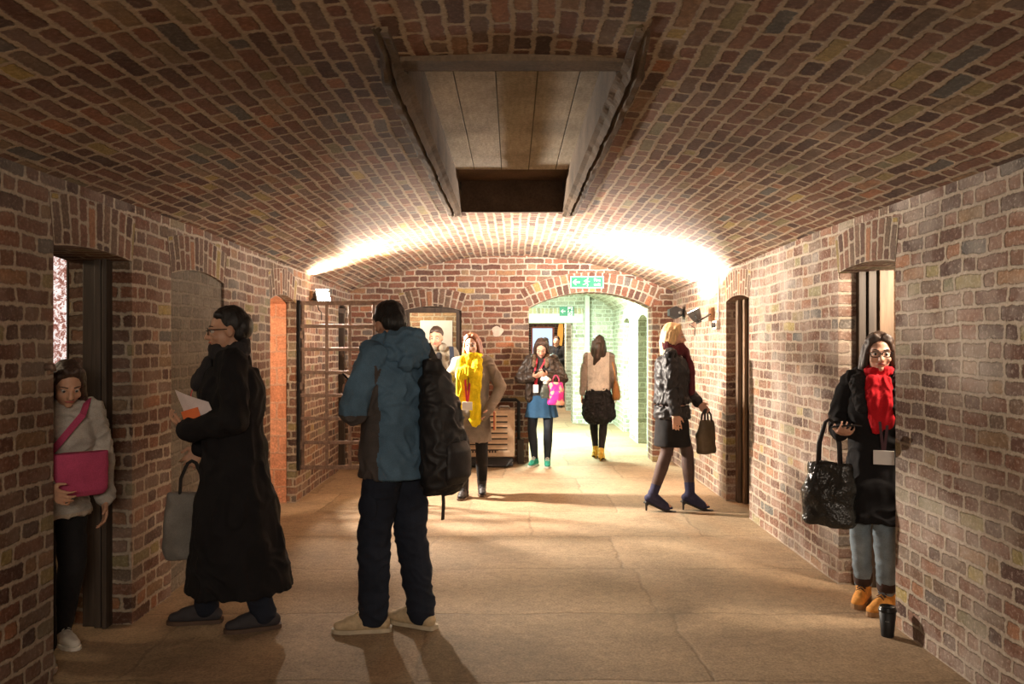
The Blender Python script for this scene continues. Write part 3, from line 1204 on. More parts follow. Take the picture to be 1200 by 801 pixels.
    def trunk(self, b, hem, rx=.19, ry=.135, hx=None, hy=None, folds=0, fold=0, chest=1.0, waist=None, shift=(0, 0), top=1.43, ph=0.):
        """coat body: from shoulders down to hem (heights in the figure's own 1.7 m frame)"""
        hx, hy = hx or rx, hy or ry
        up = self.up
        sh = .165 if self.fem else .188
        b.cap(self.sh[-1], self.sh[1], .062, .062)
        for s in (-1, 1):
            b.cap(self.neck - self.R @ V((0, 0, .015)), self.sh[s], .066, .060)
        p0 = self.pel
        X = Matrix.Translation(p0) @ self.R.to_4x4() @ Matrix.Translation((0, 0, -.93))
        wx = waist or rx * .93
        lo = max(hem, .93)
        r = [(top - .02, 0, .01, sh * .80, .075), (top - .06, 0, .008, sh * .98, ry * .82), (1.27, 0, 0, rx * chest, ry), (1.08, 0, 0.004, wx, ry * .94), (max(.95, hem), 0, .005, rx * .98, ry * .98, fold * .4)]
        if hem >= .90:
            r[-1] = (hem, shift[0], shift[1], hx, hy, fold)
            b.loft(r, folds=folds, X=X, ph=ph)
        else:
            b.loft(r, folds=folds, X=X, ph=ph)
            p = self.pel
            mid = (hem + .93) / 2
            b.loft([(1.0, p.x, p.y + .003, rx * .96, ry * .97, fold * .3), (.90, p.x, p.y + .005, rx, ry, fold * .4),
                    (mid, p.x + shift[0] * .5, p.y + shift[1] * .5, (rx + hx) / 2, (ry + hy) / 2, fold * .8),
                    (hem, p.x + shift[0], p.y + shift[1], hx, hy, fold)], folds=folds, ph=ph)

    def trousers(self, mat, r=(.098, .075, .062), name='trousers', lo=.96, crease=.006, voxel=None, hemz=.0):
        b = Blob()
        b.ell(self.pel + V((0, .01, -.01)), (.165, .122, .12))
        for s in (-1, 1):
            a = self.knee[s].lerp(self.ank[s], lo)
            b.cap(self.hipj[s] + V((0, 0, -.02)), self.knee[s], r[0], r[1])
            b.cap(self.knee[s], a, r[1], r[2])
        return b.bake(name, mat, self.root, voxel or self.vox * 1.2, 3, self.S, crease * .7, (8, 8, 11), fold=True)

    def legs(self, mat, name='tights', r=(.087, .058, .041), lo=1.0):
        b = Blob()
        for s in (-1, 1):
            m = self.knee[s].lerp(self.ank[s], .35)
            b.cap(self.hipj[s], self.knee[s], r[0], r[1])
            b.cap(self.knee[s], m, r[1], r[1] + .002)
            b.cap(m, self.knee[s].lerp(self.ank[s], lo), r[1] + .002, r[2])
            if lo >= 1:
                b.cap(self.ank[s], self.ank[s] + V((0, 0, -.03)), r[2], r[2])
        b.ell(self.pel + V((0, .01, -.01)), (.160, .112, .115))
        return b.bake(name, mat, self.root, self.vox * 1.2, 3, self.S, .002)

    def shoes(self, mat, sole, name='shoe', high=.0, toe_r=.040, length=.20, stiletto=False, laces=None, cuff=None, platform=.022):
        """low shoes, trainers, boots (high = shaft height above the ankle) and heeled boots"""
        for s in (-1, 1):
            a, t, hl = self.ank[s], self.toe[s], self.heelz[s]
            side = V((-t.y, t.x, 0))
            g = a.z - .085 - hl
            b = Blob()
            zt = g + .040
            heelp = V((a.x, a.y, g + hl + .045)) - t * .045
            ball = V((a.x, a.y, zt + .004)) + t * (length * .55)
            tip = V((a.x, a.y, zt - .004)) + t * (length * .80)
            b.cap(heelp, ball, .040, .043, flat=V((0, 0, 1)), k=.95)
            b.cap(ball, tip, .043, toe_r * .86, flat=V((0, 0, 1)), k=.78)
            b.cap(a + V((0, 0, -.01)), ball + V((0, 0, .005)), .042, .038)
            b.cap(a + V((0, 0, -.02)) - t * .012, a + V((0, 0, .01)) - t * .006, .044, .045)
            if high:
                up = self.ank[s].lerp(self.knee[s], min(.9, high / .42))
                b.cap(a, up, .045 if stiletto else .048, .050 if stiletto else .054)
            sh = b.bake(name, mat, self.root, self.vox * .8, 3, self.S, .0)
            m = MB()
            out = []
            for k, (f, w) in enumerate([(-.085, .022), (-.075, .034), (-.03, .040), (.05, .041), (.115, .048), (.15, .044), (.185, .030), (.20, .012)]):
                out.append((f * length / .2, w))
            poly = [(f, w) for f, w in out] + [(f, -w) for f, w in out[::-1]]
            hgt = lambda f: hl * max(0.0, min(1.0, (.10 - f) / .13)) if hl else 0
            top, bot = [], []
            for f, w in poly:
                p = V((a.x, a.y, g)) + t * f + side * w
                top.append((p + V((0, 0, platform + hgt(f)))) * self.S)
                bot.append((p + V((0, 0, .0015 + (hgt(f) if stiletto or hl else 0)))) * self.S)
            m.face(top)
            m.face(bot[::-1])
            for i in range(len(poly)):
                k = (i + 1) % len(poly)
                m.face([top[k], top[i], bot[i], bot[k]])
            m.build('sole', sole, sh)
            if hl:
                m = MB()
                hp = V((a.x, a.y, g)) - t * .060
                m.tube([(hp + V((0, 0, .001)) - t * .004) * self.S, (hp + V((0, 0, hl * .6)) - t * .004) * self.S, (hp + V((0, 0, hl + .012)) + t * .008) * self.S], [.008 * self.S, .011 * self.S, .030 * self.S], 10)
                m.build('heel', sole, sh)
            if laces:
                m = MB()
                for i in range(5):
                    p = a + t * (.045 + .018 * i) + V((0, 0, .034 - .0125 * i))
                    for q in (-1, 1):
                        m.tube([(p - side * .026 * q + V((0, 0, -.010))) * self.S, (p + t * .009 + V((0, 0, .008))) * self.S, (p + side * .026 * q + t * .016 + V((0, 0, -.010))) * self.S], .0035 * self.S, 6)
                m.build('laces', laces, sh)
            if cuff:
                c = Blob()
                p = a.lerp(self.knee[s], .18)
                c.cap(p - V((0, 0, .012)), p + V((0, 0, .015)), .058, .060)
                c.bake('cuff', cuff, sh, self.vox, 2, self.S)

    def hair(self, mat, style='short', length=.3, crease=.004):
        b = Blob()
        b.ell(self.H(0, .030, .046), (.081, .090, .086), self.HR)
        b.ell(self.H(0, .022, .070), (.074, .086, .068), self.HR)
        if style == 'short':
            b.ell(self.H(0, .058, .0), (.070, .060, .075), self.HR)
            b.cap(self.H(-.040, -.040, .082), self.H(.040, -.040, .086), .026, .024)
            for s in (-1, 1):
                b.cap(self.H(s * .070, .012, .045), self.H(s * .070, .006, .012), .013, .009)
        else:
            up = V((0, 0, -1))
            for i in range(9):
                t = math.radians(-88 + 22 * i)
                x, y = math.sin(t) * .074, .030 + math.cos(t) * .072
                p = self.H(x, y, .04)
                q = self.H(x * 1.12, y * 1.0 + .008, -.06)
                L = length * (1 - .12 * abs(math.sin(i * 2.3)))
                e = self.H(x * 1.22, y * .85 + .006, -.06 - L * .5)
                f2 = self.H(x * 1.05, y * .80, -.06 - L)
                if style == 'front' and abs(x) > .06:
                    e = self.H(x * 1.15, -.02, -.06 - L * .45)
                    f2 = self.H(x * 1.1, -.075, -.06 - L * 1.0)
                b.chain([p, q, e, f2], [.024, .030, .030, .012])
            for s in (-1, 1):
                b.chain([self.H(s * .010, -.052, .100), self.H(s * .052, -.044, .070), self.H(s * .074, -.018, .010), self.H(s * .080, .0, -.07)], [.014, .018, .016, .018])
                b.cap(self.H(s * .03, -.04, .108), self.H(s * .06, -.02, .08), .022, .025)
        return b.bake('hair', mat, self.root, self.vox, 3, self.S, crease, (34, 34, 6))

    def glasses(self, mat):
        m = MB()
        S = self.S
        for s in (-1, 1):
            pts = []
            for i in range(17):
                t = 2 * PI * i / 16
                cx, sx = math.cos(t), math.sin(t)
                pts.append(self.H(s * .033 + math.copysign(abs(cx) ** .6, cx) * .026, -.1005 + .004 * abs(cx), .003 + math.copysign(abs(sx) ** .6, sx) * .017) * S)
            m.tube(pts, .0026 * S, 8)
            m.tube([self.H(s * .059, -.096, .010) * S, self.H(s * .078, -.05, .010) * S, self.H(s * .079, .01, .008) * S], .0024 * S, 6)
        m.tube([self.H(-.008, -.102, .006) * S, self.H(0, -.106, .009) * S, self.H(.008, -.102, .006) * S], .0024 * S, 6)
        m.build('glasses', mat, self.root)

    def lanyard(self, strap, card, y=-.16, z0=1.36, z1=1.08, w=.085, h=.105, x=0.0, wd=.016, spread=.06):
        S = self.S
        m = MB()
        for s in (-1, 1):
            m.ribbon([self.up((s * spread, -.02, 1.455)) * S, self.up((s * spread * .85, y * .72, z0 + .02)) * S, self.up((x + s * .022, y * .98, (z0 + z1) / 2)) * S, self.up((x + s * .004, y - .008, z1)) * S], wd * S, .004 * S, side=(1, .0, .0))
        ly = m.build('lanyard', strap, self.root)
        m = MB()
        c = self.up((x, y - .012, z1 - h / 2))
        m.box((c - V((w / 2, .004, h / 2))) * S, (c + V((w / 2, .004, h / 2))) * S, bev=.002)
        bd = m.build('badge', card, ly)
        return bd


def bag_between(name, label, top, size, mat, strapmat=None, yaw=0.0, taper=.85, handle=.18, group=None, crease=.012, voxel=.01, soft=.35, parts=None):
    """soft carrier hanging from a point: body with two handles; top = where the handles are held (world)"""
    w, d, h = size
    root = thing(name, label, 'bag', (top[0], top[1], top[2] - handle - h), yaw, group)
    b = Blob()
    b.loft([(0.0, 0, 0, w * .44, d * .42), (h * .08, 0, 0, w * .5, d * .5), (h * .5, 0, 0, w * .5, d * .48, .02), (h * .93, 0, 0, w * .5 * taper, d * .28, .03), (h, 0, 0, w * .48 * taper, d * .20, .02)], n=36, folds=5)
    b.bake('bag_body', mat, root, voxel, 3, 1.0, crease, (9, 9, 9))
    m = MB()
    for s in (-1, 1):
        x = w * .24 * taper
        m.tube([(-x, s * d * .16, h * .9), (-x * .9, s * d * .15, h + handle * .45), (-x * .35, s * d * .05, h + handle * .93), (0, s * d * .03, h + handle), (x * .35, s * d * .05, h + handle * .93), (x * .9, s * d * .15, h + handle * .45), (x, s * d * .16, h * .9)], .009, 8)
    m.build('handle', strapmat or mat, root)
    return root
# ------------------------------------------------------------------ materials of clothes and skin
SK_A = skinmat('fair_skin', (.60, .36, .26))
SK_B = skinmat('warm_skin', (.50, .29, .19))
SK_C = skinmat('tan_skin', (.42, .23, .15))
H_BLACK = hairmat('black_hair', (.012, .010, .009))
H_DARK = hairmat('dark_brown_hair', (.045, .026, .018))
H_RED = hairmat('auburn_hair', (.20, .075, .032))
H_BLOND = hairmat('blonde_hair', (.62, .42, .21))
C_BLACK = cloth('black_wool', (.012, .011, .012), bump=.35)
C_BLACK2 = cloth('black_cotton', (.016, .015, .016))
C_NAVY = cloth('navy_trousers', (.016, .020, .032))
C_DENIM = cloth('blue_denim', (.055, .095, .16))
C_LDENIM = cloth('pale_blue_denim', (.20, .25, .29), var=.35)
C_BLUE = cloth('blue_grey_shell', (.078, .140, .205), rough=.75)
C_CHAR = cloth('charcoal_shell', (.070, .060, .056), rough=.8)
C_TAUPE = cloth('taupe_wool', (.20, .165, .135))
C_YELLOW = cloth('yellow_knit', (.80, .60, .015), weave=120, bump=.5)
C_OLIVE = cloth('grey_green_jacket', (.22, .19, .14))
C_LEATHER = plain('brown_black_leather', (.032, .022, .017), .45, bump=.35, scale=24, bd=.006)
C_LEATHERB = plain('black_leather', (.018, .016, .018), .52, bump=.35, scale=22, bd=.006)
C_SKIRT = cloth('blue_skirt', (.03, .085, .17))
C_TIGHTS = cloth('navy_tights', (.014, .020, .030), rough=.7)
C_SHEER = cloth('sheer_dark_tights', (.085, .055, .048), rough=.5)
C_WHITE = cloth('off_white_knit', (.86, .80, .75), weave=120, bump=.5)
C_RED = cloth('red_scarf', (.50, .012, .02))
C_MAROON = cloth('maroon_scarf', (.10, .022, .028))
C_GREY = cloth('pale_grey_jacket', (.40, .37, .33))
C_PINK = cloth('magenta_canvas', (.40, .06, .13))
C_BEIGE = cloth('beige_jersey', (.44, .36, .28))
S_WHITE = plain('white_rubber', (.55, .52, .47), .6, bump=.05)
S_CREAM = plain('cream_suede', (.52, .40, .25), .85, bump=.2, scale=40)
S_TAN = plain('tan_nubuck', (.66, .29, .055), .8, bump=.2, scale=40)
S_BROWN = plain('brown_leather', (.14, .055, .028), .5, bump=.2)
S_DARK = plain('dark_leather', (.022, .018, .018), .5, bump=.1)
S_NAVY = plain('navy_suede', (.024, .025, .065), .8, bump=.2, scale=40)
S_GREYB = plain('grey_brown_suede', (.085, .065, .058), .8, bump=.2, scale=40)
S_TEAL = plain('teal_canvas', (.02, .24, .17), .8, bump=.15, scale=60)
S_YEL = plain('yellow_leather', (.66, .42, .06), .55, bump=.1)
S_SOLE = plain('brown_rubber', (.10, .06, .04), .7, bump=.1)
P_WHITE = plain('white_card', (.75, .72, .70), .6, bump=0, var=.04)
P_PINKISH = plain('printed_paper', (.66, .56, .55), .7, bump=0, var=.10)
P_ORANGE = plain('orange_paper', (.75, .17, .05), .7, bump=0, var=.05)
R_STRAP = plain('red_strap', (.55, .03, .06), .6, bump=0)
PHONE = plain('black_glass', (.012, .012, .014), .15, bump=0)
STEEL = plain('dull_steel', (.35, .34, .33), .35, .9, bump=.05)

# ------------------------------------------------------------------ the people
NEAR, MID, FAR = .0066, .0085, .016


def phone(name, label, c, d, n, w=.072, h=.145):
    """slim handset: centre c, long axis d, face normal n (world)"""
    d, n = V(d).normalized(), V(n)
    n = (n - d * n.dot(d)).normalized()
    s = d.cross(n)
    M = Matrix((s, d, n)).transposed().to_4x4()
    M.translation = V((0, 0, 0))
    r = thing(name, label, 'phone', c)
    mb = MB()
    mb.box((-w / 2, -h / 2, -.0045), (w / 2, h / 2, .0045), M=M, bev=.003)
    mb.build('case', PHONE, r)
    mb = MB()
    mb.box((-w * .45, -h * .43, .0046), (w * .45, h * .43, .0056), M=M)
    mb.build('screen', plain('phone_screen', (.03, .035, .045), .08, bump=0), r)
    return r


def scarf_loop(f, mat, name='scarf', r=.045, tails=(), big=1.0, voxel=None):
    b = Blob()
    pts = []
    n = 12
    for k in range(2):
        ring = []
        for i in range(n + 1):
            t = 2 * PI * i / n
            ring.append(f.neck + f.R @ V((math.sin(t) * .088 * big, -math.cos(t) * (.085 * big) - .012, .022 + .028 * k - .018 * math.cos(t) + .012 * math.sin(2 * t + k))))
        b.chain(ring, [r * (.8 + .2 * math.sin(i * 1.7 + k)) for i in range(n + 1)])
    for pts, w, th in tails:
        for i in range(len(pts) - 1):
            p, q = f.up(pts[i]), f.up(pts[i + 1])
            b.cap(p, q, w, w * 1.03, flat=(0, 1, .1), k=th / w)
    return b.bake(name, mat, f.root, voxel or f.vox, 2, f.S, .010, (24, 24, 5), fold=True)


def collar(f, mat, r=.034, big=1.0, name='collar'):
    b = Blob()
    n = 10
    ring = []
    for i in range(n + 1):
        t = math.radians(30) + (2 * PI - math.radians(60)) * i / n
        ring.append(f.neck + f.R @ V((math.sin(t) * .082 * big, -math.cos(t) * .082 * big, .022 + .012 * (1 - math.cos(t)))))
    b.chain(ring, [r] * (n + 1), flat=(0, 0, 1), k=1.3)
    return b.bake(name, mat, f.root, f.vox, 2, f.S, .004)


# --- man in the blue jacket, reading his phone ---------------------------------------------------
f = Figure('man in a blue grey hooded jacket and dark cargo trousers looking down, seen from behind', -.615, 4.37, -124, 1.745,
           feet={1: (.09, -.075, 0), -1: (-.09, .09, 0)}, toes={1: 40, -1: 6}, lean=.03, headpitch=32, headyaw=-24, drop=-.018,
           hands={1: (.10, -.235, 1.17), -1: (-.06, -.235, 1.19)}, handdir={1: (-.55, -.6, .45), -1: (.45, -.65, .45)},
           palm={1: (-.55, .1, .8), -1: (.5, .1, .85)}, curl=(.8, .8), skin=SK_C, voxel=NEAR, elbow={1: (.7, .6, -.5), -1: (-.7, .6, -.5)})
b = Blob()
f.trunk(b, .80, rx=.215, ry=.160, hx=.200, hy=.170, folds=5, fold=.02, shift=(0, .0))
f.sleeves(b, .082, .070, .056, to=.97)
panel = lambda c: 1 if (c.z < (1.46 + (c.y) * 2.3) * f.S and c.y < .055 * f.S and c.z < 1.34 * f.S and (c.x < .215 * f.S or c.z < 1.1 * f.S) and c.y > -.185 * f.S) else 0
b.bake('jacket', [C_BLUE, C_CHAR], f.root, f.vox, 4, f.S, .012, (9, 9, 8), sel=panel, fold=True)
b = Blob()      # hood lying on the shoulders
for i in range(9):
    t = math.radians(50 + 32.5 * i)
    p = f.neck + f.R @ V((math.sin(t) * .088, -math.cos(t) * .10 + .012, .030 - .02 * math.cos(t)))
    b.ell(p, (.048, .05, .058))
b.ell(f.neck + V((0, .110, .0)), (.115, .066, .080))
b.ell(f.neck + V((.07, .06, -.03)), (.085, .07, .06))
b.cap(f.neck + V((-.05, .12, -.05)), f.neck + V((.07, .13, -.07)), .045, .05)
b.bake('hood', C_BLUE, f.root, f.vox, 4, f.S, .014, (13, 13, 13), fold=True)
f.trousers(C_NAVY, (.104, .086, .076), lo=.99, crease=.013)
b = Blob()      # thigh pocket
k = f.hipj[1].lerp(f.knee[1], .62) + V((.075, .0, 0))
b.ell(k, (.028, .065, .085))
b.bake('pocket', C_NAVY, f.root, f.vox, 3, f.S, .004)
f.shoes(S_CREAM, plain('cream_rubber', (.50, .42, .30), .7, bump=.05), laces=S_CREAM, length=.215)
f.hair(H_BLACK, 'short', crease=.006)
f.brows(H_BLACK)
g = f.world((f.grip(1, .10, .02) + f.grip(-1, .10, .02)) / 2)
phone('mobile_phone', 'black phone held by the man in the blue jacket', g + V((-.005, .0, .03)), f.world(V((0, -.8, .6))) - f.world(V((0, 0, 0))), V((.3, .1, .9)))

# backpack slung on his right shoulder
fm = f
r = thing('backpack', 'black backpack hanging low on the back of the man in the blue jacket', 'backpack', tuple(f.root.location), f.root.rotation_euler.z)
S = f.S
b = Blob()
cx = -.10
b.loft([(.715, cx, .215, .095, .065), (.765, cx, .235, .135, .095), (.92, cx, .240, .150, .105, .01), (1.10, cx + .01, .225, .135, .092, .01), (1.27, cx + .02, .20, .105, .070), (1.40, cx + .02, .175, .06, .042)], n=40, folds=4)
NYL = plain('black_nylon', (.013, .012, .013), .55, bump=.3, scale=60)
bp = b.bake('pack_body', NYL, r, f.vox, 3, S, .012, (10, 10, 10), fold=True)
b = Blob()
b.loft([(.77, cx, .305, .075, .03), (.81, cx, .325, .095, .04), (.94, cx, .325, .095, .036), (.99, cx, .315, .08, .02)], n=30)
b.bake('front_pocket', plain('black_nylon_pocket', (.017, .015, .016), .5, bump=.3, scale=60), r, f.vox, 4, S, .006)
mb = MB()
x = -.125
mb.ribbon([V((x, .17, 1.36)) * S, V((x * 1.05, .09, 1.480)) * S, V((x * 1.1, .0, 1.492)) * S, V((x * 1.15, -.10, 1.42)) * S, V((x * 1.3, -.165, 1.27)) * S, V((x * 1.75, -.13, 1.08)) * S, V((x * 1.85, .0, .98)) * S, V((x * 1.6, .16, .90)) * S], .055 * S, .014 * S, side=(1, 0, 0))
mb.build('strap', NYL, r)
mb = MB()
mb.ribbon([V((cx + .03, .25, .76)) * S, V((cx + .03, .255, .67)) * S, V((cx + .03, .25, .585)) * S], .022 * S, .005 * S, side=(1, 0, 0))
mb.build('loose_strap', NYL, r)

# --- woman in the long black coat ---------------------------------------------------------------
f = Figure('woman in a long black coat walking left along the left wall with papers', -1.50, 4.42, -76, 1.71, female=True,
           feet={1: (.085, .16, 0), -1: (-.09, -.15, 0)}, toes={1: 6, -1: -6}, lean=.03, headpitch=4, headyaw=6,
           hands={1: (.14, -.205, 1.07), -1: (-.16, -.18, .95)}, handdir={1: (-.5, -.75, .3), -1: (.05, -.6, -.8)},
           palm={1: (-.5, .2, .85), -1: (.9, 0, 0)}, curl=(.95, .7), skin=SK_B, voxel=NEAR, elbow={1: (.5, .8, -.6), -1: (-.5, .9, -.3)})
b = Blob()
f.trunk(b, .205, rx=.205, ry=.170, hx=.270, hy=.275, folds=6, fold=.045, shift=(0, .03), chest=1.0, waist=.195)
f.sleeves(b, .080, .072, .062, to=.98)
b.bake('coat', C_BLACK, f.root, f.vox * 1.15, 4, f.S, .015, (8, 8, 4), fold=True)
scarf_loop(f, cloth('charcoal_scarf', (.030, .027, .028)), r=.036, big=.95, tails=[([(.03, -.12, 1.40), (.03, -.165, 1.32)], .05, .025)])
f.trousers(C_NAVY, (.095, .074, .064), lo=1.0, crease=.006)
f.shoes(plain('dark_suede', (.040, .036, .040), .8, bump=.2), S_SOLE, length=.205)
f.hair(H_BLACK, 'short', crease=.005)
b = Blob()
b.ell(f.H(0, .085, .02), (.07, .05, .075))
b.bake('hair_back', H_BLACK, f.root, f.vox, 3, f.S, .005)
f.brows(H_BLACK)
f.glasses(PHONE)
mb = MB()
mb.ribbon([f.up((.03, -.165, 1.36)) * f.S, f.up((.02, -.205, 1.25)) * f.S, f.up((.02, -.20, 1.13)) * f.S], .012, .004, side=(1, 0, 0))
mb.build('lanyard', R_STRAP, f.root)
fw = f
g = f.world(f.grip(1, .075, .025))


def sheet(name, label, cat, c, du, dv, w, h, mat, bend=.02, thick=.003):
    du, dv = V(du).normalized(), V(dv).normalized()
    n = du.cross(dv).normalized()
    r = MB()
    top, bot = [], []
    for i in range(7):
        a = (i / 6 - .5)
        o = n * (bend * math.cos(a * PI))
        top.append([du * (a * w) + dv * (k * h) + o + n * thick / 2 for k in (-.5, .5)])
        bot.append([du * (a * w) + dv * (k * h) + o - n * thick / 2 for k in (-.5, .5)])
    rows = [[t[0], t[1], q[1], q[0]] for t, q in zip(top, bot)]
    r.grid(rows, closed=True, smooth=False)
    o = r.build(name, mat)
    o.location = c
    return tag(o, label, cat)


sheet('leaflet', 'pale folded leaflet held up in front of the long black coat', 'leaflet', g + V((.095, -.035, .065)), (.92, -.25, -.28), (-.40, .15, .80), .21, .15, P_PINKISH)
sheet('orange_card', 'orange card tucked beside the pale leaflet in her hand', 'card', g + V((.075, -.058, .03)), (.85, -.2, .25), (-.3, .1, .8), .10, .07, P_ORANGE, bend=.01)
g = f.world(f.grip(-1, .085, .02))
bag_between('tote_bag', 'grey shoulder bag hanging from the hand of the woman in the long black coat', g + V((.0, .0, -.01)), (.30, .14, .36), cloth('grey_canvas', (.20, .185, .165)), cloth('dark_strap', (.03, .027, .025)), yaw=math.radians(20), handle=.17)

# --- woman with the yellow scarf -----------------------------------------------------------------
f = Figure('woman in a taupe coat and bright yellow scarf walking towards the camera', -.395, 8.15, -6, 1.605, female=True,
           feet={-1: (-.07, -.10, 0), 1: (.085, .12, 0)}, toes={-1: -4, 1: 10}, headyaw=-6, headpitch=2,
           hands={-1: (-.205, -.10, .93), 1: (.205, -.10, .93)}, elbow={-1: (-.9, .35, 0), 1: (.9, .35, 0)}, skin=SK_A, voxel=MID)
b = Blob()
f.trunk(b, .575, rx=.180, ry=.145, hx=.205, hy=.165, folds=5, fold=.03)
f.sleeves(b, .070, .062, .056, to=1.0)
for s in (-1, 1):
    b.cap(f.wri[s], f.wri[s] + f.hd[s] * .06 + V((-s * .035, -.01, -.03)), .052, .045)
b.bake('coat', C_TAUPE, f.root, f.vox, 3, f.S, .011, (9, 9, 5), fold=True)
scarf_loop(f, C_YELLOW, r=.036, big=.98, tails=[([(-.07, -.09, 1.42), (-.085, -.155, 1.28), (-.09, -.162, .99)], .066, .020), ([(.06, -.10, 1.42), (.065, -.165, 1.28), (.05, -.172, 1.05), (.058, -.168, .81)], .064, .020), ([(-.05, -.165, 1.33), (.05, -.182, 1.29)], .052, .026), ([(.03, -.182, 1.22), (.075, -.178, .95)], .036, .016)])
f.legs(C_BLACK2, 'leggings', r=(.092, .064, .047))
f.shoes(S_DARK, S_SOLE, high=.07, length=.20, laces=S_DARK)
f.hair(H_RED, 'long', .26)
f.brows(H_DARK)
f.lanyard(R_STRAP, P_WHITE, y=-.195, z1=1.005, w=.105, h=.085, x=-.02, wd=.02)
bb = thing('orange_notebook', 'slim orange and red notebook held beside the taupe coat', 'notebook', f.world(V((.245, -.05, .80)) * f.S))
mb = MB()
mb.box((-.012, -.06, -.09), (.0, .06, .09), bev=.002)
mb.build('cover', plain('red_cover', (.42, .07, .03), .6, bump=0), bb)
mb = MB()
mb.box((.0005, -.057, -.087), (.012, .057, .087), bev=.001)
mb.build('pages', plain('buff_pages', (.62, .40, .20), .7, bump=0), bb)

# --- man in the grey-green jacket behind her -----------------------------------------------------
f = Figure('man in a grey green jacket and jeans standing behind the yellow scarf, face turned away', -.87, 9.50, 14, 1.70,
           feet={-1: (-.11, .03, 0), 1: (.12, -.05, 0)}, toes={-1: -15, 1: 20}, headyaw=-22, headpitch=8,
           hands={-1: (-.10, -.24, 1.08), 1: (.12, -.26, 1.06)}, elbow={-1: (-.7, .7, -.4), 1: (.7, .7, -.4)}, handdir={-1: (.6, -.7, .2), 1: (-.6, -.7, .2)},
           palm={-1: (.5, .2, .8), 1: (-.5, .2, .8)}, curl=(.8, .8), skin=SK_B, voxel=MID)
b = Blob()
f.trunk(b, .84, rx=.215, ry=.150, folds=5, fold=.02)
f.sleeves(b, .080, .070, .058)
b.bake('jacket', C_OLIVE, f.root, f.vox, 3, f.S, .012, (10, 10, 9), fold=True)
collar(f, C_OLIVE, .032, 1.05)
b = Blob()
b.cap(f.up((0, -.135, 1.38)), f.up((0, -.150, 1.0)), .035, .045)
b.bake('shirt', C_BLACK2, f.root, f.vox, 2, f.S)
f.trousers(C_DENIM, (.100, .080, .070))
f.shoes(S_BROWN, S_SOLE, high=.05, length=.22)
f.hair(H_DARK, 'short')
f.brows(H_DARK)
mb = MB()
mb.ribbon([f.up((.16, -.05, 1.475)) * f.S, f.up((.15, -.15, 1.36)) * f.S, f.up((.15, -.165, 1.15)) * f.S, f.up((.19, -.1, .98)) * f.S], .05, .012, side=(1, 0, 0))
mb.build('shoulder_strap', C_NAVY, f.root)

# --- woman in the leather jacket, leaning by the arch --------------------------------------------
f = Figure('woman in a brown leather jacket and blue skirt reading a phone by the arch', .365, 10.16, -8, 1.585, female=True,
           feet={-1: (-.085, -.02, 0), 1: (.085, -.06, 0)}, toes={-1: -14, 1: 6}, headpitch=30, headyaw=4, lean=.02,
           hands={-1: (-.085, -.24, 1.185), 1: (.105, -.25, 1.20)}, handdir={-1: (.75, -.55, .2), 1: (-.6, -.65, .25)}, palm={-1: (.35, .3, .85), 1: (-.35, .3, .85)},
           curl=(.8, .8), elbow={-1: (-.75, .35, -.5), 1: (.75, .35, -.5)}, skin=SK_A, voxel=MID)
b = Blob()
f.trunk(b, .93, rx=.172, ry=.138, folds=5, fold=.02, waist=.165)
b.bake('top', cloth('dark_grey_top', (.040, .037, .038)), f.root, f.vox, 3, f.S, .004)
b = Blob()
b.cap(f.sh[-1], f.sh[1] * 1.0, .069, .069)
f.sleeves(b, .076, .068, .056, to=.93)
for s in (-1, 1):
    b.cap(f.neck + V((s * .05, .01, -.01)), f.sh[s], .058, .064)
    b.chain([f.up((s * .125, -.055, 1.40)), f.up((s * .138, -.085, 1.22)), f.up((s * .145, -.085, 1.02)), f.up((s * .150, -.07, .90))], [.060, .064, .064, .062], flat=(0, 1, 0), k=1.15)
    b.chain([f.up((s * .11, .07, 1.38)), f.up((s * .12, .08, 1.15)), f.up((s * .13, .08, .90))], [.075, .075, .075])
b.ell(f.up((0, .07, 1.15)), (.15, .085, .26))
b.bake('leather_jacket', C_LEATHER, f.root, f.vox, 3, f.S, .012, (13, 13, 13), fold=True)
b = Blob()
for s in (-1, 1):
    b.chain([f.neck + V((s * .02, .08, .02)), f.neck + V((s * .085, .03, .025)), f.neck + V((s * .09, -.05, -.01)), f.up((s * .085, -.145, 1.33))], [.038, .040, .042, .028])
b.bake('fur_collar', plain('brown_fur', (.14, .095, .06), .9, bump=.9, scale=60), f.root, f.vox, 2, f.S, .010, (40, 40, 40))
b = Blob()
p = f.pel
b.loft([(1.02, p.x, p.y, .150, .118), (.93, p.x, p.y, .172, .135, .01), (.80, p.x, p.y, .195, .16, .03), (.645, p.x, p.y, .225, .19, .06)], folds=9, n=60)
b.bake('skirt', C_SKIRT, f.root, f.vox, 2, f.S, .003)
f.legs(C_TIGHTS, r=(.088, .060, .042))
f.shoes(S_TEAL, S_WHITE, length=.20, laces=S_WHITE)
f.hair(H_DARK, 'long', .24, crease=.008)
f.brows(H_DARK)
f.lanyard(R_STRAP, P_WHITE, y=-.165, z1=1.085, w=.070, h=.105, x=-.055, wd=.022)
g = f.world((f.grip(1, .10, .03) + f.grip(-1, .10, .03)) / 2)
phone('mobile_phone', 'dark phone in the hands of the woman in the leather jacket', g + V((0, -.01, .015)), (1, 0, .1), (0, .4, .9))
e = f.world(f.elb[1].lerp(f.wri[1], .72) * f.S)
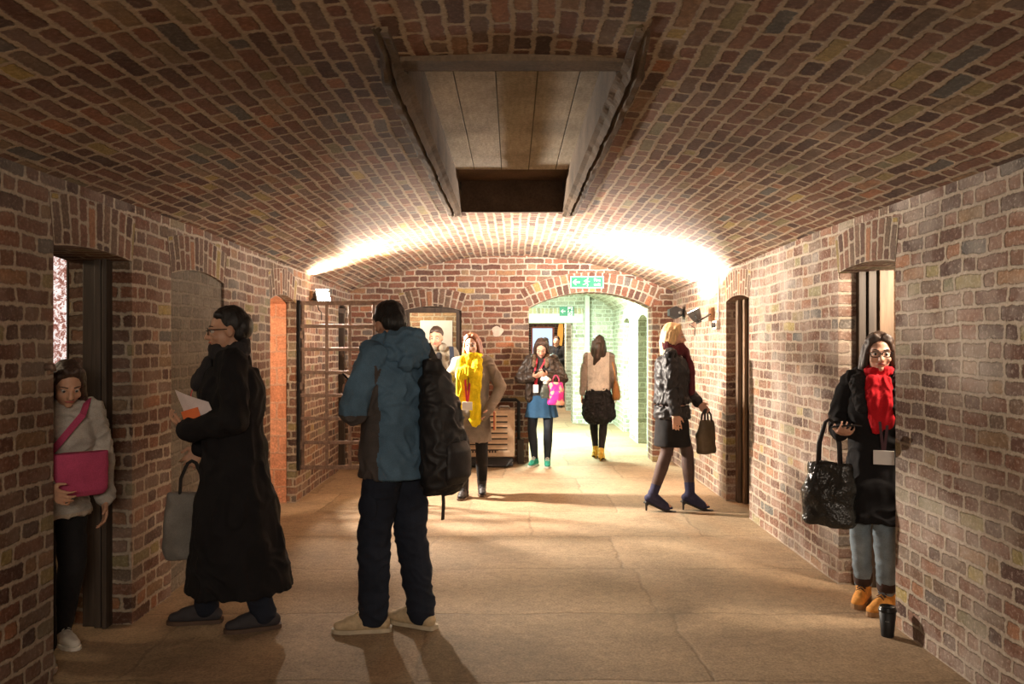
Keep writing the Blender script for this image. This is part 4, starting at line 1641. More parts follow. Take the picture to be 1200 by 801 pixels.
bag_between('pink_bag', 'bright pink patterned bag hanging from the arm of the woman in the leather jacket', e + V((.045, -.03, .02)), (.21, .11, .27),
            (lambda: (lambda t: (t.set(Base_Color=t.mix(t.ramp(t.noise(t.coord('Object'), 13, 2), [(.52, 0), (.56, 1)]), (.70, .03, .32), (.75, .42, .30)), Roughness=.5)))(NT('pink_print')))(), C_PINK, yaw=math.radians(8), handle=.09, voxel=.009)
g2 = e + V((-.065, -.05, -.035))
o = Blob()
for k in range(7):
    o.ell((random.uniform(-.05, .05), random.uniform(-.03, .03), random.uniform(-.035, .035)), (.032, .026, .028))
o = o.bake('white_handkerchief', P_WHITE, None, .008, 1, 1, .008, (30, 30, 30))
o.location = g2
tag(o, 'crumpled white cloth held above the pink bag', 'handkerchief')
o = Blob()
o.loft([(0, 0, 0, .05, .03), (.06, 0, 0, .058, .036), (.13, 0, 0, .045, .022), (.17, 0, 0, .02, .012)], n=24)
o = o.bake('small_pouch', plain('grey_green_plastic', (.055, .065, .055), .35, bump=.3), None, .008, 1, 1, .006, (24, 24, 24))
o.location = e + V((-.085, -.06, -.255))
tag(o, 'small dark pouch hanging left of the pink bag', 'pouch')

# --- woman walking away under the arch -----------------------------------------------------------
f = Figure('woman in a pale top and black balloon skirt walking away under the arch', 1.135, 10.74, 173, 1.565, female=True,
           feet={-1: (-.04, .15, .0), 1: (.045, -.12, 0)}, toes={-1: -6, 1: 6}, heel=.05, hands={-1: (-.24, -.10, .90), 1: (.24, .04, .84)}, curl=(.5, .5), skin=SK_A, voxel=MID)
b = Blob()
f.trunk(b, .92, rx=.178, ry=.135, folds=5, fold=.02)
f.sleeves(b, .070, .060, .046)
sl = lambda c: 0 if abs(c.x) < .165 * f.S else 1
b.bake('knitted_top', [C_WHITE, cloth('grey_knit', (.30, .25, .22), weave=120)], f.root, f.vox, 3, f.S, .010, (11, 11, 9), sel=sl, fold=True)
b = Blob()
p = f.pel
b.loft([(1.02, p.x, p.y, .150, .12), (.93, p.x, p.y, .185, .155, .03), (.78, p.x, p.y, .225, .205, .06), (.62, p.x, p.y, .235, .215, .08), (.55, p.x, p.y, .19, .175, .10), (.50, p.x, p.y, .13, .12, .06)], folds=11, n=70)
b.bake('balloon_skirt', C_BLACK2, f.root, f.vox, 2, f.S, .016, (16, 16, 12), fold=True)
f.legs(C_BLACK2, 'tights', r=(.086, .058, .041))
f.shoes(S_YEL, S_YEL, length=.195, stiletto=True)
f.hair(H_DARK, 'long', .22, crease=.006)
b = Blob()
b.chain([f.H(.0, .12, -.02), f.up((.02, .125, 1.40)), f.up((.06, .13, 1.30))], [.05, .055, .02])
b.bake('hair_tail', H_DARK, f.root, f.vox, 2, f.S, .006)
fb = f
r = thing('shoulder_bag', 'tan leather shoulder bag on the arm of the woman walking away', 'bag', tuple(f.root.location), f.root.rotation_euler.z)
S = f.S
b = Blob()
b.loft([(.84, -.245, .06, .045, .09), (.88, -.25, .06, .062, .135), (.98, -.25, .06, .055, .125), (1.08, -.245, .055, .035, .085), (1.12, -.235, .05, .02, .04)], n=30)
tan = plain('tan_leather', (.36, .155, .045), .45, bump=.2)
b.bake('bag_body', tan, r, .009, 3, S, .006)
mb = MB()
mb.tube([V((-.24, .12, 1.06)) * S, V((-.225, .08, 1.25)) * S, V((-.175, .03, 1.463)) * S, V((-.20, -.03, 1.40)) * S, V((-.235, -.0, 1.2)) * S, V((-.24, .0, 1.07)) * S], .011 * S, 8)
mb.build('strap', tan, r)

# --- blonde woman passing the right wall ---------------------------------------------------------
f = Figure('blonde woman in a black leather jacket and high heeled boots walking right past the floodlight', 1.455, 7.44, 76, 1.62, female=True,
           feet={-1: (-.06, .175, 0), 1: (.07, -.165, 0)}, toes={-1: 0, 1: 4}, heel=.075, headyaw=4, headpitch=3,
           hands={-1: (-.225, -.05, .83), 1: (.16, -.24, 1.02)}, elbow={-1: (-.3, 1, 0), 1: (.5, .9, -.3)}, curl=(.5, .9), skin=SK_A, voxel=MID)
b = Blob()
f.trunk(b, .62, rx=.182, ry=.152, hx=.190, hy=.172, folds=4, fold=.02)
b.bake('dress', C_BLACK2, f.root, f.vox, 3, f.S, .004)
b = Blob()
f.trunk(b, .88, rx=.200, ry=.170, folds=4, fold=.02)
f.sleeves(b, .072, .062, .052, to=.95)
b.bake('leather_jacket', C_LEATHERB, f.root, f.vox, 3, f.S, .012, (13, 13, 11), fold=True)
scarf_loop(f, C_MAROON, r=.047, big=1.0, tails=[([(.03, -.13, 1.42), (.03, -.18, 1.25), (.03, -.175, 1.08)], .06, .03)])
f.legs(C_SHEER, r=(.088, .060, .042))
sh0 = len(bpy.data.objects)
f.shoes(S_NAVY, S_DARK, name='boot', high=.10, length=.215, toe_r=.018, stiletto=True, platform=.008)
f.hair(H_BLOND, 'long', .24, crease=.006)
f.brows(H_RED)
g = f.world(f.grip(1, .085, .02))
bag_between('handbag', 'olive brown handbag carried by the blonde woman in heeled boots', g + V((.02, 0, .0)), (.22, .13, .30), plain('olive_leather', (.10, .075, .045), .5, bump=.2), S_DARK, yaw=math.radians(35), handle=.10)

# --- woman in the right doorway ------------------------------------------------------------------
f = Figure('woman in glasses, black coat and red scarf standing in the right doorway', 2.11, 4.72, -24, 1.575, female=True,
           feet={-1: (-.085, .12, 0), 1: (.05, -.02, 0)}, toes={-1: -10, 1: -26}, headyaw=8, headpitch=4, lean=.01,
           hands={-1: (-.215, -.23, 1.10), 1: (.225, -.06, .90)}, handdir={-1: (.30, -.9, .15), 1: (-.05, -.5, -.9)}, palm={-1: (.35, .0, 1), 1: (-1, .2, 0)},
           curl=(.7, .6), elbow={-1: (-.25, .9, -.6), 1: (.5, .9, 0)}, skin=SK_A, voxel=NEAR)
b = Blob()
f.trunk(b, .555, rx=.185, ry=.150, hx=.205, hy=.195, folds=5, fold=.02, shift=(0, -.03))
f.sleeves(b, .074, .064, .052, to=.93)
b.bake('coat', C_BLACK, f.root, f.vox, 4, f.S, .012, (9, 9, 6), fold=True)
b = Blob()      # padded collar
for s in (-1, 1):
    b.chain([f.neck + V((s * .03, .09, .01)), f.neck + V((s * .105, .03, .0)), f.up((s * .115, -.06, 1.40)), f.up((s * .09, -.145, 1.25))], [.05, .056, .055, .035])
b.bake('fur_collar', plain('black_fur', (.014, .013, .014), .9, bump=.9, scale=70), f.root, f.vox, 2, f.S, .010, (35, 35, 35))
scarf_loop(f, C_RED, r=.027, big=.80, tails=[([(-.03, -.11, 1.41), (-.022, -.165, 1.28), (-.005, -.170, 1.14)], .045, .020), ([(.035, -.11, 1.41), (.045, -.165, 1.28), (.045, -.170, 1.17)], .042, .020)])
b = None
f.trousers(C_LDENIM, (.088, .066, .055), name='jeans', lo=.90, crease=.006)
f.shoes(S_TAN, plain('gum_rubber', (.30, .17, .08), .7, bump=.05), name='boot', high=.085, length=.225, toe_r=.046, laces=plain('dark_laces', (.05, .025, .02), .7, bump=0), cuff=plain('dark_brown_cuff', (.045, .022, .016), .8, bump=.3), platform=.03)
f.hair(H_DARK, 'long', .16, crease=.005)
f.brows(H_BLACK)
f.glasses(PHONE)
f.lanyard(plain('dark_strap_b', (.06, .012, .02), .6, bump=0), P_WHITE, y=-.19, z1=1.005, w=.115, h=.085, x=.03)
g = f.world(f.grip(-1, .10, .022))
phone('mobile_phone', 'dark phone held out by the woman in the right doorway', g + V((.0, -.01, .012)), (.45, -.8, .15), (.1, .1, 1))
e = f.world(f.elb[-1].lerp(f.wri[-1], .45) * f.S)
bag_between('shopping_bag', 'glossy dark shopping bag hanging from the arm in the right doorway', e + V((-.06, -.02, .055)), (.30, .15, .36), plain('glossy_dark_plastic', (.025, .024, .022), .22, bump=.6, scale=9, bd=.02), S_DARK, yaw=math.radians(-35), handle=.25, crease=.016)

# --- stooping figure in the left doorway ---------------------------------------------------------
f = Figure('stooping person in a pale grey top coming out of the left doorway', -2.235, 4.02, 48, 1.47, female=True,
           feet={-1: (-.10, -.10, 0), 1: (.07, .16, 0)}, toes={-1: -10, 1: 8}, lean=.34, headpitch=26, headyaw=-8, hip=(0, .05),
           hands={-1: (-.16, -.33, 1.0), 1: (.20, -.16, .86)}, curl=(.7, .6), elbow={-1: (-.6, .7, -.3), 1: (.6, .8, -.2)}, skin=SK_B, voxel=NEAR)
b = Blob()
f.trunk(b, .78, rx=.185, ry=.145, hx=.20, hy=.165, folds=5, fold=.02)
f.sleeves(b, .072, .062, .052)
b.bake('jacket', [C_GREY, C_BEIGE], f.root, f.vox, 4, f.S, .012, (10, 10, 10), fold=True, sel=lambda c: 1 if c.z < .93 * f.S and abs(c.x) < .21 else 0)
f.trousers(C_BLACK2, (.095, .075, .066))
f.shoes(S_WHITE, S_WHITE, length=.205, laces=S_WHITE)
f.hair(H_DARK, 'long', .12)
f.brows(H_DARK)
r = thing('messenger_bag', 'magenta bag across the front of the stooping person in the left doorway', 'bag', tuple(f.root.location), f.root.rotation_euler.z)
S = f.S
b = Blob()
b.loft([(.93, .0, -.275, .15, .045), (.96, .0, -.285, .165, .055), (1.09, .0, -.305, .165, .055), (1.17, .0, -.315, .155, .04)], n=36)
b.bake('bag_body', C_PINK, r, .008, 3, S, .005)
mb = MB()
mb.ribbon([V((-.14, -.30, 1.15)) * S, f.up((-.10, -.17, 1.25)) * S, f.up((.05, -.13, 1.44)) * S, f.up((.12, .0, 1.475)) * S, f.up((.10, .12, 1.38)) * S, f.up((-.05, .15, 1.1)) * S, V((-.20, .0, 1.0)) * S, V((-.15, -.27, 1.12)) * S], .035 * S, .006 * S, side=(1, 0, .4))
mb.build('strap', C_PINK, r)

# --- three visitors far away ----------------------------------------------------------------------
for lab, x, y, yaw, H, cm, hm, st in (('distant man in a dark coat with a white badge beyond the far doorway', 1.05, 19.3, -14, 1.66, C_BLACK2, H_DARK, 'short'),
                                      ('distant person with dark hair and red scarf right of the screen', 1.40, 20.5, -50, 1.58, C_NAVY, H_BLACK, 'short'),
                                      ('distant person seen from behind in front of the bright screen', 0.85, 20.9, 170, 1.63, C_OLIVE, H_DARK, 'long')):
    f = Figure(lab, x, y, yaw, H, feet={-1: (-.10, 0, 0), 1: (.10, -.03, 0)}, hands={-1: (-.06, -.26, 1.12), 1: (.08, -.26, 1.10)}, elbow={-1: (-.7, .5, -.4), 1: (.7, .5, -.4)},
               curl=(.7, .7), skin=SK_A, voxel=.012)
    b = Blob()
    f.trunk(b, .60 if cm is not C_OLIVE else .85, rx=.205, ry=.15, hx=.21, hy=.17)
    f.sleeves(b, .076, .066, .056)
    b.bake('coat', cm, f.root, .014, 2, f.S, .004)
    f.trousers(C_BLACK2, voxel=.014)
    f.shoes(S_DARK, S_DARK)
    f.hair(hm, st, .2)
    if cm is C_BLACK2:
        f.lanyard(C_NAVY, P_WHITE, y=-.165, z1=1.12)
    if cm is C_NAVY:
        scarf_loop(f, C_RED, tails=[([(.03, -.14, 1.38), (.03, -.19, 1.1)], .06, .03)])
# ------------------------------------------------------------------ iron gate standing open on the left
YG = 7.86
gx = lambda px: (px - 600) * YG / F
gz = lambda py: CAMZ - (py - 400.5) * YG / F
r = thing('iron_gate', 'rusty iron bar gate standing open beside the left floodlight', 'gate', (gx(352), YG, gz(547)))
ox, oz = gx(352), gz(547)


def gpart(name, lo, hi, bev=.003):
    mb = MB()
    mb.box((lo[0] - ox, lo[1] - YG, lo[2] - oz), (hi[0] - ox, hi[1] - YG, hi[2] - oz), bev=bev)
    return mb.build(name, M_IRON, r)


for px, w in ((354, .046), (383, .030), (410, .030), (438, .030), (467, .042)):
    gpart('upright', (gx(px) - w / 2, YG - .006, gz(549)), (gx(px) + w / 2, YG + .006, gz(353)))
for i, py in enumerate((355, 382, 409, 436, 463, 490, 518, 547)):
    w = .040 if i in (0, 7) else .034
    o = gpart('crossbar', (gx(352), YG - .020, gz(py) - w / 2), (gx(469), YG - .0065, gz(py) + w / 2))
    mb = MB()
    for px in (354, 383, 410, 438, 467):
        mb.lathe([(.001, 0), (.007, 0), (.006, .005), (.001, .007)], n=8, M=Matrix.Rotation(PI / 2, 4, 'X'), c=(gx(px) - ox, -.020, gz(py) - oz))
    mb.build('rivets', M_IRON, o)
for py in (392, 452, 522):
    gpart('hinge', (gx(346.5), YG - .026, gz(py) - .035), (gx(356), YG - .021, gz(py) + .035))
mb = MB()
mb.box((-2.058, 7.83, .30), (-2.028, 7.90, 1.93), bev=.003)
tag(mb.build('trim_15', M_BLACKMETAL), kind='structure')

# ------------------------------------------------------------------ floodlights
M_FLOODW = emit('flood_lens_white', (1, .93, .82), 26)
M_FLOODW2 = emit('flood_lens_upward', (1, .93, .84), 14)
M_GREYMETAL = plain('grey_cast_metal', (.12, .12, .115), .5, .5, bump=.1)


def floodlight(label, c, d, wallx, lens):
    """lamp head at c facing d; yoke and plate on the wall at x = wallx"""
    d = V(d).normalized()
    r = thing('floodlight', label, 'lamp', c)
    up = V((0, 0, 1))
    sx = d.cross(up).normalized()
    uz = sx.cross(d)
    M = Matrix((sx, d, uz)).transposed().to_4x4()
    mb = MB()
    # tapered housing with cooling ribs at the back
    def ring(w, h, y):
        return [M @ V((sxx * w, y, szz * h)) for sxx, szz in ((-1, -1), (1, -1), (1, 1), (-1, 1))]
    mb.grid([ring(.05, .032, -.075), ring(.065, .045, -.06), ring(.090, .065, .02), ring(.095, .070, .035)], closed=True, smooth=False)
    for k in range(5):
        x = -.044 + .022 * k
        mb.box((x - .003, -.10, -.030), (x + .003, -.06, .030), M=M)
    mb.build('housing', M_GREYMETAL, r)
    mb = MB()
    mb.box((-.083, .036, -.058), (.083, .040, .058), M=M)
    mb.build('lens', lens, r)
    w = V((wallx - c[0], 0, 0))
    s = 1 if w.x > 0 else -1
    mb = MB()
    for k in (-1, 1):
        mb.tube([M @ V((k * .098, -.02, 0)), M @ V((k * .098, -.09, .0)) * .9, w - V((s * .03, -.04 * k, .0))], .008, 8)
    mb.tube([M @ V((-.098, -.02, 0)), M @ V((.098, -.02, 0))], .009, 8)
    mb.build('bracket', M_BLACKMETAL, r)
    mb = MB()
    mb.box(w + V((-.004 if s > 0 else -.0, -.06, -.07)) - V((s * .028, 0, 0)), w + V((0, .06, .07)) - V((s * .001, 0, 0)), bev=.003)
    mb.build('wall_plate', plain('weathered_backplate', (.26, .15, .08), .8), r)
    mb = MB()
    mb.tube([M @ V((0, -.07, -.03)), M @ V((.0, -.07, -.10)), V((0, 0, -.14)), V((0, .01, -.22))], .005, 6)
    mb.build('cable', M_BLACKMETAL, r)
    return r


UPL = emit('added_lens_glow', (1, .9, .72), 6)
LL = V((-1.955, 8.40, 1.975))
LR = V((1.875, 8.40, 1.815))
DL = V((.74, -.52, .28)).normalized()
DR = V((-.42, .12, .90)).normalized()
floodlight('bright floodlight on the left wall above the iron gate', LL, DL, XL, M_FLOODW)
o = bpy.data.objects['floodlight']
mb = MB()
mb.box((-.045, -.07, .085), (.075, .03, .095), bev=.002)
mb.build('added_upper_lens', UPL, o)  # glowing top lens added to go with the ceiling fill light
floodlight('dark floodlight on the right wall throwing light up the vault', LR, DR, XR, M_FLOODW2)
# small twin socket under the right floodlight
r = thing('wall_socket', 'small pale double socket on the wall below the right floodlight', 'socket', (XR - .002, 8.18, 1.70))
mb = MB()
mb.box((-.04, -.085, -.045), (0, .085, .045), bev=.008)
mb.build('box', plain('cream_plastic', (.55, .50, .44), .5, bump=0), r)
for k in (-1, 1):
    mb = MB()
    mb.lathe([(.002, 0), (.024, 0), (.026, .012), (.002, .014)], n=14, M=Matrix.Rotation(-PI / 2, 4, 'Y'), c=(-.041, k * .042, 0))
    mb.build('plug', M_BLACKMETAL, r)
mb = MB()
mb.tube([V((XR - .012, 8.12, 1.75)), V((XR - .012, 8.12, 1.9)), V((XR - .012, 8.12, zs(8.12) - .02))], .009, 8)
tag(mb.build('conduit', plain('white_conduit', (.7, .66, .6), .5, bump=0)), 'thin white conduit rising from the wall socket to the vault', 'conduit')
# small spotlight further along the right wall
c = at(793.5, 366, 9.75)
r = thing('spotlight', 'small round spotlight in a dark hood on the far right wall', 'lamp', c)
mb = MB()
hexa = [(.095 * math.cos(PI / 3 * k + PI / 6) * .95, .075 * math.sin(PI / 3 * k + PI / 6)) for k in range(6)]
mb.prism(hexa, -.05, .09, lambda u, w, d: V((u - .02, d, w)))
mb.build('hood', M_BLACKMETAL, r)
mb = MB()
mb.lathe([(.002, .0), (.020, .0), (.022, .01), (.022, .03), (.002, .03)], n=16, M=Matrix.Rotation(PI / 2, 4, 'X'), c=(.025, -.05, -.005))
mb.build('lens', M_GREYMETAL, r)
mb = MB()
mb.tube([V((.06, .04, 0)), V((XR - c.x - .012, .06, .0))], .014, 8)
mb.box((XR - c.x - .014, .01, -.05), (XR - c.x - .001, .11, .05), bev=.003)
mb.build('arm', M_BLACKMETAL, r)

# ------------------------------------------------------------------ fire exit signs
M_GREEN = plain('sign_green', (.0, .17, .085), .4, bump=0, var=.02)
M_SWHITE = plain('sign_white', (.60, .64, .60), .4, bump=0, var=.02)


def text_mesh(name, s, size, mat, parent, P):
    cu = bpy.data.curves.new('t', 'FONT')
    cu.body = s
    cu.size = size
    cu.align_x = 'CENTER'
    cu.align_y = 'CENTER'
    cu.extrude = .0006
    cu.offset = size * .015
    o = bpy.data.objects.new('t', cu)
    COL.objects.link(o)
    dg = bpy.context.evaluated_depsgraph_get()
    dg.update()
    me = bpy.data.meshes.new_from_object(o.evaluated_get(dg))
    bpy.data.objects.remove(o)
    me.name = name
    for v in me.vertices:
        v.co = P(v.co.x, v.co.y, v.co.z)
    me.materials.clear()
    me.materials.append(mat)
    return link(bpy.data.objects.new(name, me), parent)


def runner(mb, cx, cz, s, P, d):
    """pictogram of a running figure in a unit box of side s"""
    L = lambda pts: [(cx + x * s, cz + y * s) for x, y in pts]
    k = [(.14 + .075 * math.cos(2 * PI * i / 12), .38 + .075 * math.sin(2 * PI * i / 12)) for i in range(12)]
    shapes = [k, [(-.10, .27), (.10, .30), (.16, .20), (.06, -.06), (-.10, -.02)], [(-.10, .27), (-.30, .10), (-.25, .04), (-.06, .18)],
              [(.10, .26), (.20, .10), (.36, .12), (.36, .05), (.16, .03), (.06, .14)], [(-.10, -.02), (.02, -.06), (-.14, -.28), (-.40, -.30), (-.40, -.23), (-.18, -.21)],
              [(-.04, -.04), (.06, -.06), (.22, -.24), (.12, -.46), (.03, -.43), (.11, -.25)]]
    for sh in shapes:
        mb.prism(L(sh), d, d + .0008, P)


def arrow(mb, cx, cz, s, P, d):
    pts = [(-.5, 0), (-.08, .40), (.10, .40), (-.16, .12), (.5, .12), (.5, -.12), (-.16, -.12), (.10, -.40), (-.08, -.40)]
    mb.prism([(cx + x * s, cz + y * s) for x, y in pts], d, d + .0008, P)


def sign(label, c, w, h, kind):
    r = thing('exit_sign', label, 'sign', c)
    P = lambda u, v, d: V((u, -d, v))
    mb = MB()
    mb.box((-w / 2, -.006, -h / 2), (w / 2, .004, h / 2), bev=.001)
    mb.build('board', M_SWHITE, r)
    b = .012 if kind == 1 else .0
    if kind == 1:
        mb = MB()
        mb.box((-w / 2 + b, -.0068, -h / 2 + b), (w / 2 - b, -.006, h / 2 - b))
        mb.build('green_panel', M_GREEN, r)
        mb = MB()
        arrow(mb, -w * .33, 0, h * .62, P, .007)
        mb.build('arrow', M_SWHITE, r)
        mb = MB()
        runner(mb, -w * .02, 0, h * .78, P, .007)
        mb.build('running_figure', M_SWHITE, r)
        text_mesh('lettering', 'Fire\nexit', h * .36, M_SWHITE, r, lambda x, y, z: V((x + w * .30, -.0074 - z, y)))
    else:
        mb = MB()
        mb.box((-w / 2, -.0068, -h / 2), (.02, -.006, h / 2))
        mb.box((w / 2 - .02, -.0068, -h / 2), (w / 2, -.006, h / 2))
        mb.build('green_panel', M_GREEN, r)
        mb = MB()
        arrow(mb, -w * .25, 0, h * .52, P, .007)
        mb.build('arrow', M_SWHITE, r)
        mb = MB()
        runner(mb, w * .22, 0, h * .9, P, .007)
        mb.build('running_figure', M_GREEN, r)
    return r


sign('green fire exit sign with white border fixed above the big arch', at(688, 330.5, YE - .012), .425, .150, 1)
sign('smaller green and white exit arrow sign on the lintel beyond the arch', at(664, 364.5, YF - .045), .270, .172, 2)

# ------------------------------------------------------------------ air heater cabinet by the end wall
c = at(574, 540, YE - .28)
r = thing('heater_cabinet', 'beige louvred metal heater cabinet on a black frame against the end wall', 'heater', (c.x, YE - .30, 0))
M_BEIGE = plain('beige_enamel', (.34, .25, .17), .45, .1, bump=.05, var=.1)
W, Hc, D = .31, .70, .20
mb = MB()
mb.box((-W, -D + .012, .13), (W, D, Hc), bev=.015)
mb.build('cabinet_body', M_BEIGE, r)
mb = MB()
mb.box((-W + .006, -D - .002, .14), (W - .006, -D + .016, Hc - .012), bev=.006)
pn = mb.build('front_panel', M_BEIGE, r)
dk = plain('dark_slot', (.03, .024, .02), .8, bump=0)
for k in range(7):
    z = Hc - .07 - .068 * k
    mb = MB()
    # pressed louvre: a raised lip over a dark slot
    mb.face([(-W + .05, -D - .003, z - .012), (W - .09, -D - .003, z - .012), (W - .09, -D - .003, z + .008), (-W + .05, -D - .003, z + .008)], mi=1)
    mb.grid([[V((-W + .05, -D - .003, z + .030)), V((-W + .05, -D - .016, z + .012)), V((-W + .05, -D - .016, z + .006)), V((-W + .05, -D - .003, z + .006))],
             [V((W - .09, -D - .003, z + .030)), V((W - .09, -D - .016, z + .012)), V((W - .09, -D - .016, z + .006)), V((W - .09, -D - .003, z + .006))]], closed=True, smooth=False)
    mb.build('louvre', [M_BEIGE, dk], r)
mb = MB()
for k in range(9):
    x = -W + .10 + .034 * k
    mb.box((x, -D - .0035, .185), (x + .022, -D - .001, .225))
mb.build('lower_grille', dk, r)
mb = MB()
mb.box((W - .20, -D - .0032, .192), (W - .06, -D - .001, .215), bev=.001)
mb.build('maker_plate', plain('pale_plate', (.44, .36, .27), .4, bump=0), r)
mb = MB()
mb.tube([V((W - .2, 0, Hc)), V((W - .18, 0, Hc + .035)), V((W - .08, 0, Hc + .035)), V((W - .06, 0, Hc))], .012, 8)
mb.build('lifting_handle', STEEL, r)
mb = MB()
for s in (-1, 1):
    mb.tube([V((s * (W - .03), -D - .01, .11)), V((s * (W - .09), -D - .03, .035)), V((s * (W - .12), -D, .022)), V((s * (W - .12), D, .022))], .014, 8)
mb.tube([V((-(W - .1), -D - .02, .03)), V(((W - .1), -D - .02, .03))], .014, 8)
mb.box((-W + .02, -D + .03, .02), (W - .02, D - .02, .13), bev=.01)
mb.build('base_frame', M_BLACKMETAL, r)
mb = MB()
mb.tube([V((W + .05, D + .02, .01)), V((W + .05, D + .02, Hc + .07)), V((W + .02, D + .02, Hc + .10)), V((-W - .02, D + .02, Hc + .10)), V((-W - .05, D + .02, Hc + .07)), V((-W - .05, D + .02, .01))], .022, 10)
mb.build('guard_rail', M_BLACKMETAL, r)
mb = MB()
mb.box((W + .035, D - .05, .0), (W + .115, D + .04, .30), bev=.006)
mb.build('stop_post', M_WOODD, r)

# ------------------------------------------------------------------ takeaway cup
c = V((1.955, 4.265, 0))
r = thing('paper_cup', 'black takeaway coffee cup with lid on the floor by the right wall', 'cup', c)
M_CUP = plain('matt_black_card', (.010, .010, .011), .55, bump=.05)
mb = MB()
mb.lathe([(.002, .0), (.030, .0), (.031, .003), (.0425, .135), (.040, .136), (.0295, .006), (.002, .006)], n=32)
cb = mb.build('cup_body', M_CUP, r)
mb = MB()
mb.lathe([(.002, .150), (.034, .150), (.036, .157), (.0385, .157), (.041, .150), (.0445, .141), (.046, .139), (.046, .132), (.043, .132), (.0425, .137), (.002, .140)], n=32)
mb.build('lid', plain('black_plastic_lid', (.012, .012, .013), .3, bump=0), r)
mb = MB()
for k in range(5):
    t = math.radians(-128 + 6 * k)
    for (z0, z1) in ((.084, .088),):
        a, b2 = math.radians(-131 + 6 * k), math.radians(-127 + 6 * k)
        q = lambda tt, z: V((math.cos(tt) * (.0318 + .0865 * z), math.sin(tt) * (.0318 + .0865 * z), z))
        mb.face([q(a, z0), q(b2, z0), q(b2, z1), q(a, z1)])
mb.build('printed_mark', plain('grey_print', (.25, .25, .25), .6, bump=0), cb)

# iron stub on the left pier
r = MB()
r.tube([V((XL - .005, 3.62, 1.42)), V((XL + .03, 3.62, 1.42)), V((XL + .035, 3.62, 1.40))], [.018, .016, .012], 10)
tag(r.build('iron_bolt', M_IRON), 'rusty iron bolt sticking out of the left pier', 'bolt')
# pale patch of plaster on the end wall
mb = MB()
pc = at(583, 388, YE)
poly = []
for i in range(18):
    t = 2 * PI * i / 18
    k = 1 + .12 * math.sin(3 * t + 1) + .08 * math.sin(5 * t)
    poly.append((pc.x + .072 * k * math.cos(t), pc.z + .066 * k * math.sin(t)))
mb.prism(poly, YE - .006, YE + .01, lambda u, w, d: V((u, d, w)))
tag(mb.build('trim_16', plain('lime_plaster', (.55, .46, .38), .9)), kind='structure')

# white poster in the cell behind the end doorway
o = MB()
pc = at(508, 402, YE + 1.72)
o.box((pc.x - .2, YE + 1.735, 1.30), (pc.x + .28, YE + 1.745, 1.85))
tag(o.build('poster', P_WHITE), 'plain white sheet on the brick wall behind the man in grey green', 'poster')

# ------------------------------------------------------------------ far room: projection screen, orange banner
r = thing('projection_screen', 'pale blue lit projection screen beyond the far doorway', 'screen', (.86, 23.4, .80))
mb = MB()
mb.box((-.27, -.02, .0), (.29, 0, 1.12))
mb.build('image_panel', emit('screen_glow', (.62, .80, 1.0), 1.25), r)
mb = MB()
for lo, hi in (((-.31, -.03, -.04), (-.27, .02, 1.16)), ((.29, -.03, -.04), (.345, .02, 1.16)), ((-.27, -.03, 1.12), (.29, .02, 1.17)), ((-.27, -.03, -.05), (.29, .02, .0))):
    mb.box(lo, hi)
mb.build('screen_frame', plain('red_brown_frame', (.35, .12, .08), .6), r)
mb = MB()
for x in (-.2, .24):
    mb.box((x - .02, -.02, -.80), (x + .02, .02, -.05))
mb.build('screen_stand', M_BLACKMETAL, r)
mb = MB()
rows = []
for i in range(13):
    z = 1.36 + .70 * i / 12
    w = .075 * math.sin(PI * min(1, .22 + .75 * (1 - i / 12))) + .01
    x = 1.43 - .02 * math.sin(i / 12 * PI)
    rows.append([V((x - w, 23.9, z)), V((x + w, 23.9, z)), V((x + w, 23.92, z)), V((x - w, 23.92, z))])
mb.grid(rows, closed=True, smooth=False)
tag(mb.build('orange_banner', emit('backlit_orange', (1, .42, .05), 1.0)), 'narrow glowing orange feather banner right of the projection screen', 'banner')
mb = MB()
mb.box((1.415, 23.93, 0), (1.445, 23.95, 2.05))
tag(mb.build('banner_pole', M_BLACKMETAL), 'dark pole holding up the orange banner in the far room', 'pole')

# ------------------------------------------------------------------ light
def area(name, loc, d, size, power, col, spread=180, sy=None):
    li = bpy.data.lights.new(name, 'AREA')
    li.shape = 'RECTANGLE'
    li.size = size
    li.size_y = sy or size
    li.energy = power
    li.color = col
    li.spread = math.radians(spread)
    o = bpy.data.objects.new(name, li)
    o.location = loc
    o.rotation_euler = V(d).to_track_quat('-Z', 'Y').to_euler()
    return link(o)


def point(name, loc, power, col, rad=.08):
    li = bpy.data.lights.new(name, 'POINT')
    li.energy = power
    li.color = col
    li.shadow_soft_size = rad
    o = bpy.data.objects.new(name, li)
    o.location = loc
    return link(o)


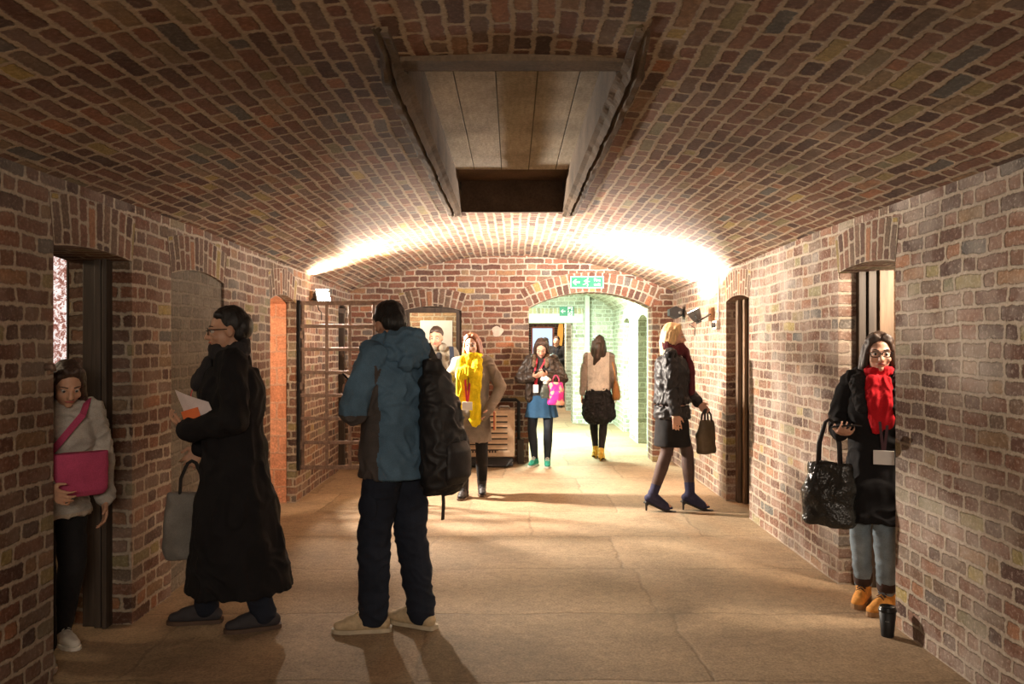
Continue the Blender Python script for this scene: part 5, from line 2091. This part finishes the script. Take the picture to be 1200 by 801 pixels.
WARM = (1.0, .78, .52)
area('left_flood_lamp', LL + DL * .05, (.90, -.25, -.22), .16, 540, (1, .875, .73), 130, sy=.11)
area('left_ceiling_fill', LL + V((.03, -.03, .10)), (.30, -.22, 1), .16, 48, (1, .78, .52), 120, sy=.11)  # added light for the ceiling glow above the left floodlight
area('right_flood_lamp', LR + DR * .05, DR, .16, 540, (1, .91, .82), 162, sy=.11)
# the lamps of the bay, the cells and the corridor behind the camera
area('bay_lamp', (.5, 12.6, 2.40), (0, .1, -1), .9, 580, (.76, 1.0, .80), sy=.2)
point('left_cell_lamp', (-3.4, 4.2, 2.2), 25, WARM)
point('gate_cell_lamp', (-2.75, 6.75, 1.6), 70, (1, .72, .48))
point('right_cell_lamp', (2.66, 4.42, 2.0), 135, (1, .82, .62))
point('right_passage_lamp', (3.2, 7.4, 2.1), 20, WARM)
point('end_cell_lamp', (-1.5, 11.3, 2.2), 70, (1, .85, .62))
point('far_room_lamp', (.4, 19.0, 2.5), 380, (1, .86, .66))
point('far_door_fill', (.75, 16.6, 2.45), 110, (1, .88, .70))  # fill light added to brighten the pier and visitors, not a fixture
area('corridor_lamp', (.1, -1.9, 2.15), (0, 1, -.12), 1.5, 100, (1, .84, .67), sy=.5)

w = bpy.data.worlds.new('dark')
SC.world = w
w.use_nodes = True
w.node_tree.nodes['Background'].inputs[0].default_value = (.02, .016, .012, 1)
w.node_tree.nodes['Background'].inputs[1].default_value = .3

# ------------------------------------------------------------------ camera and view
cam = bpy.data.cameras.new('camera')
cam.sensor_width = 36
cam.lens = F / 1200 * 36
cam.clip_end = 100
co = bpy.data.objects.new('camera', cam)
co.location = (0, 0, CAMZ)
co.rotation_euler = (PI / 2, 0, 0)
link(co)
SC.camera = co
SC.view_settings.view_transform = 'Standard'
SC.view_settings.look = 'None'
SC.view_settings.gamma = 1
SC.view_settings.use_curve_mapping = False
SC.view_settings.exposure = 0.0
SC.cycles.use_denoising = True
SC.cycles.max_bounces = 8
SC.cycles.diffuse_bounces = 5
SC.cycles.sample_clamp_indirect = 6
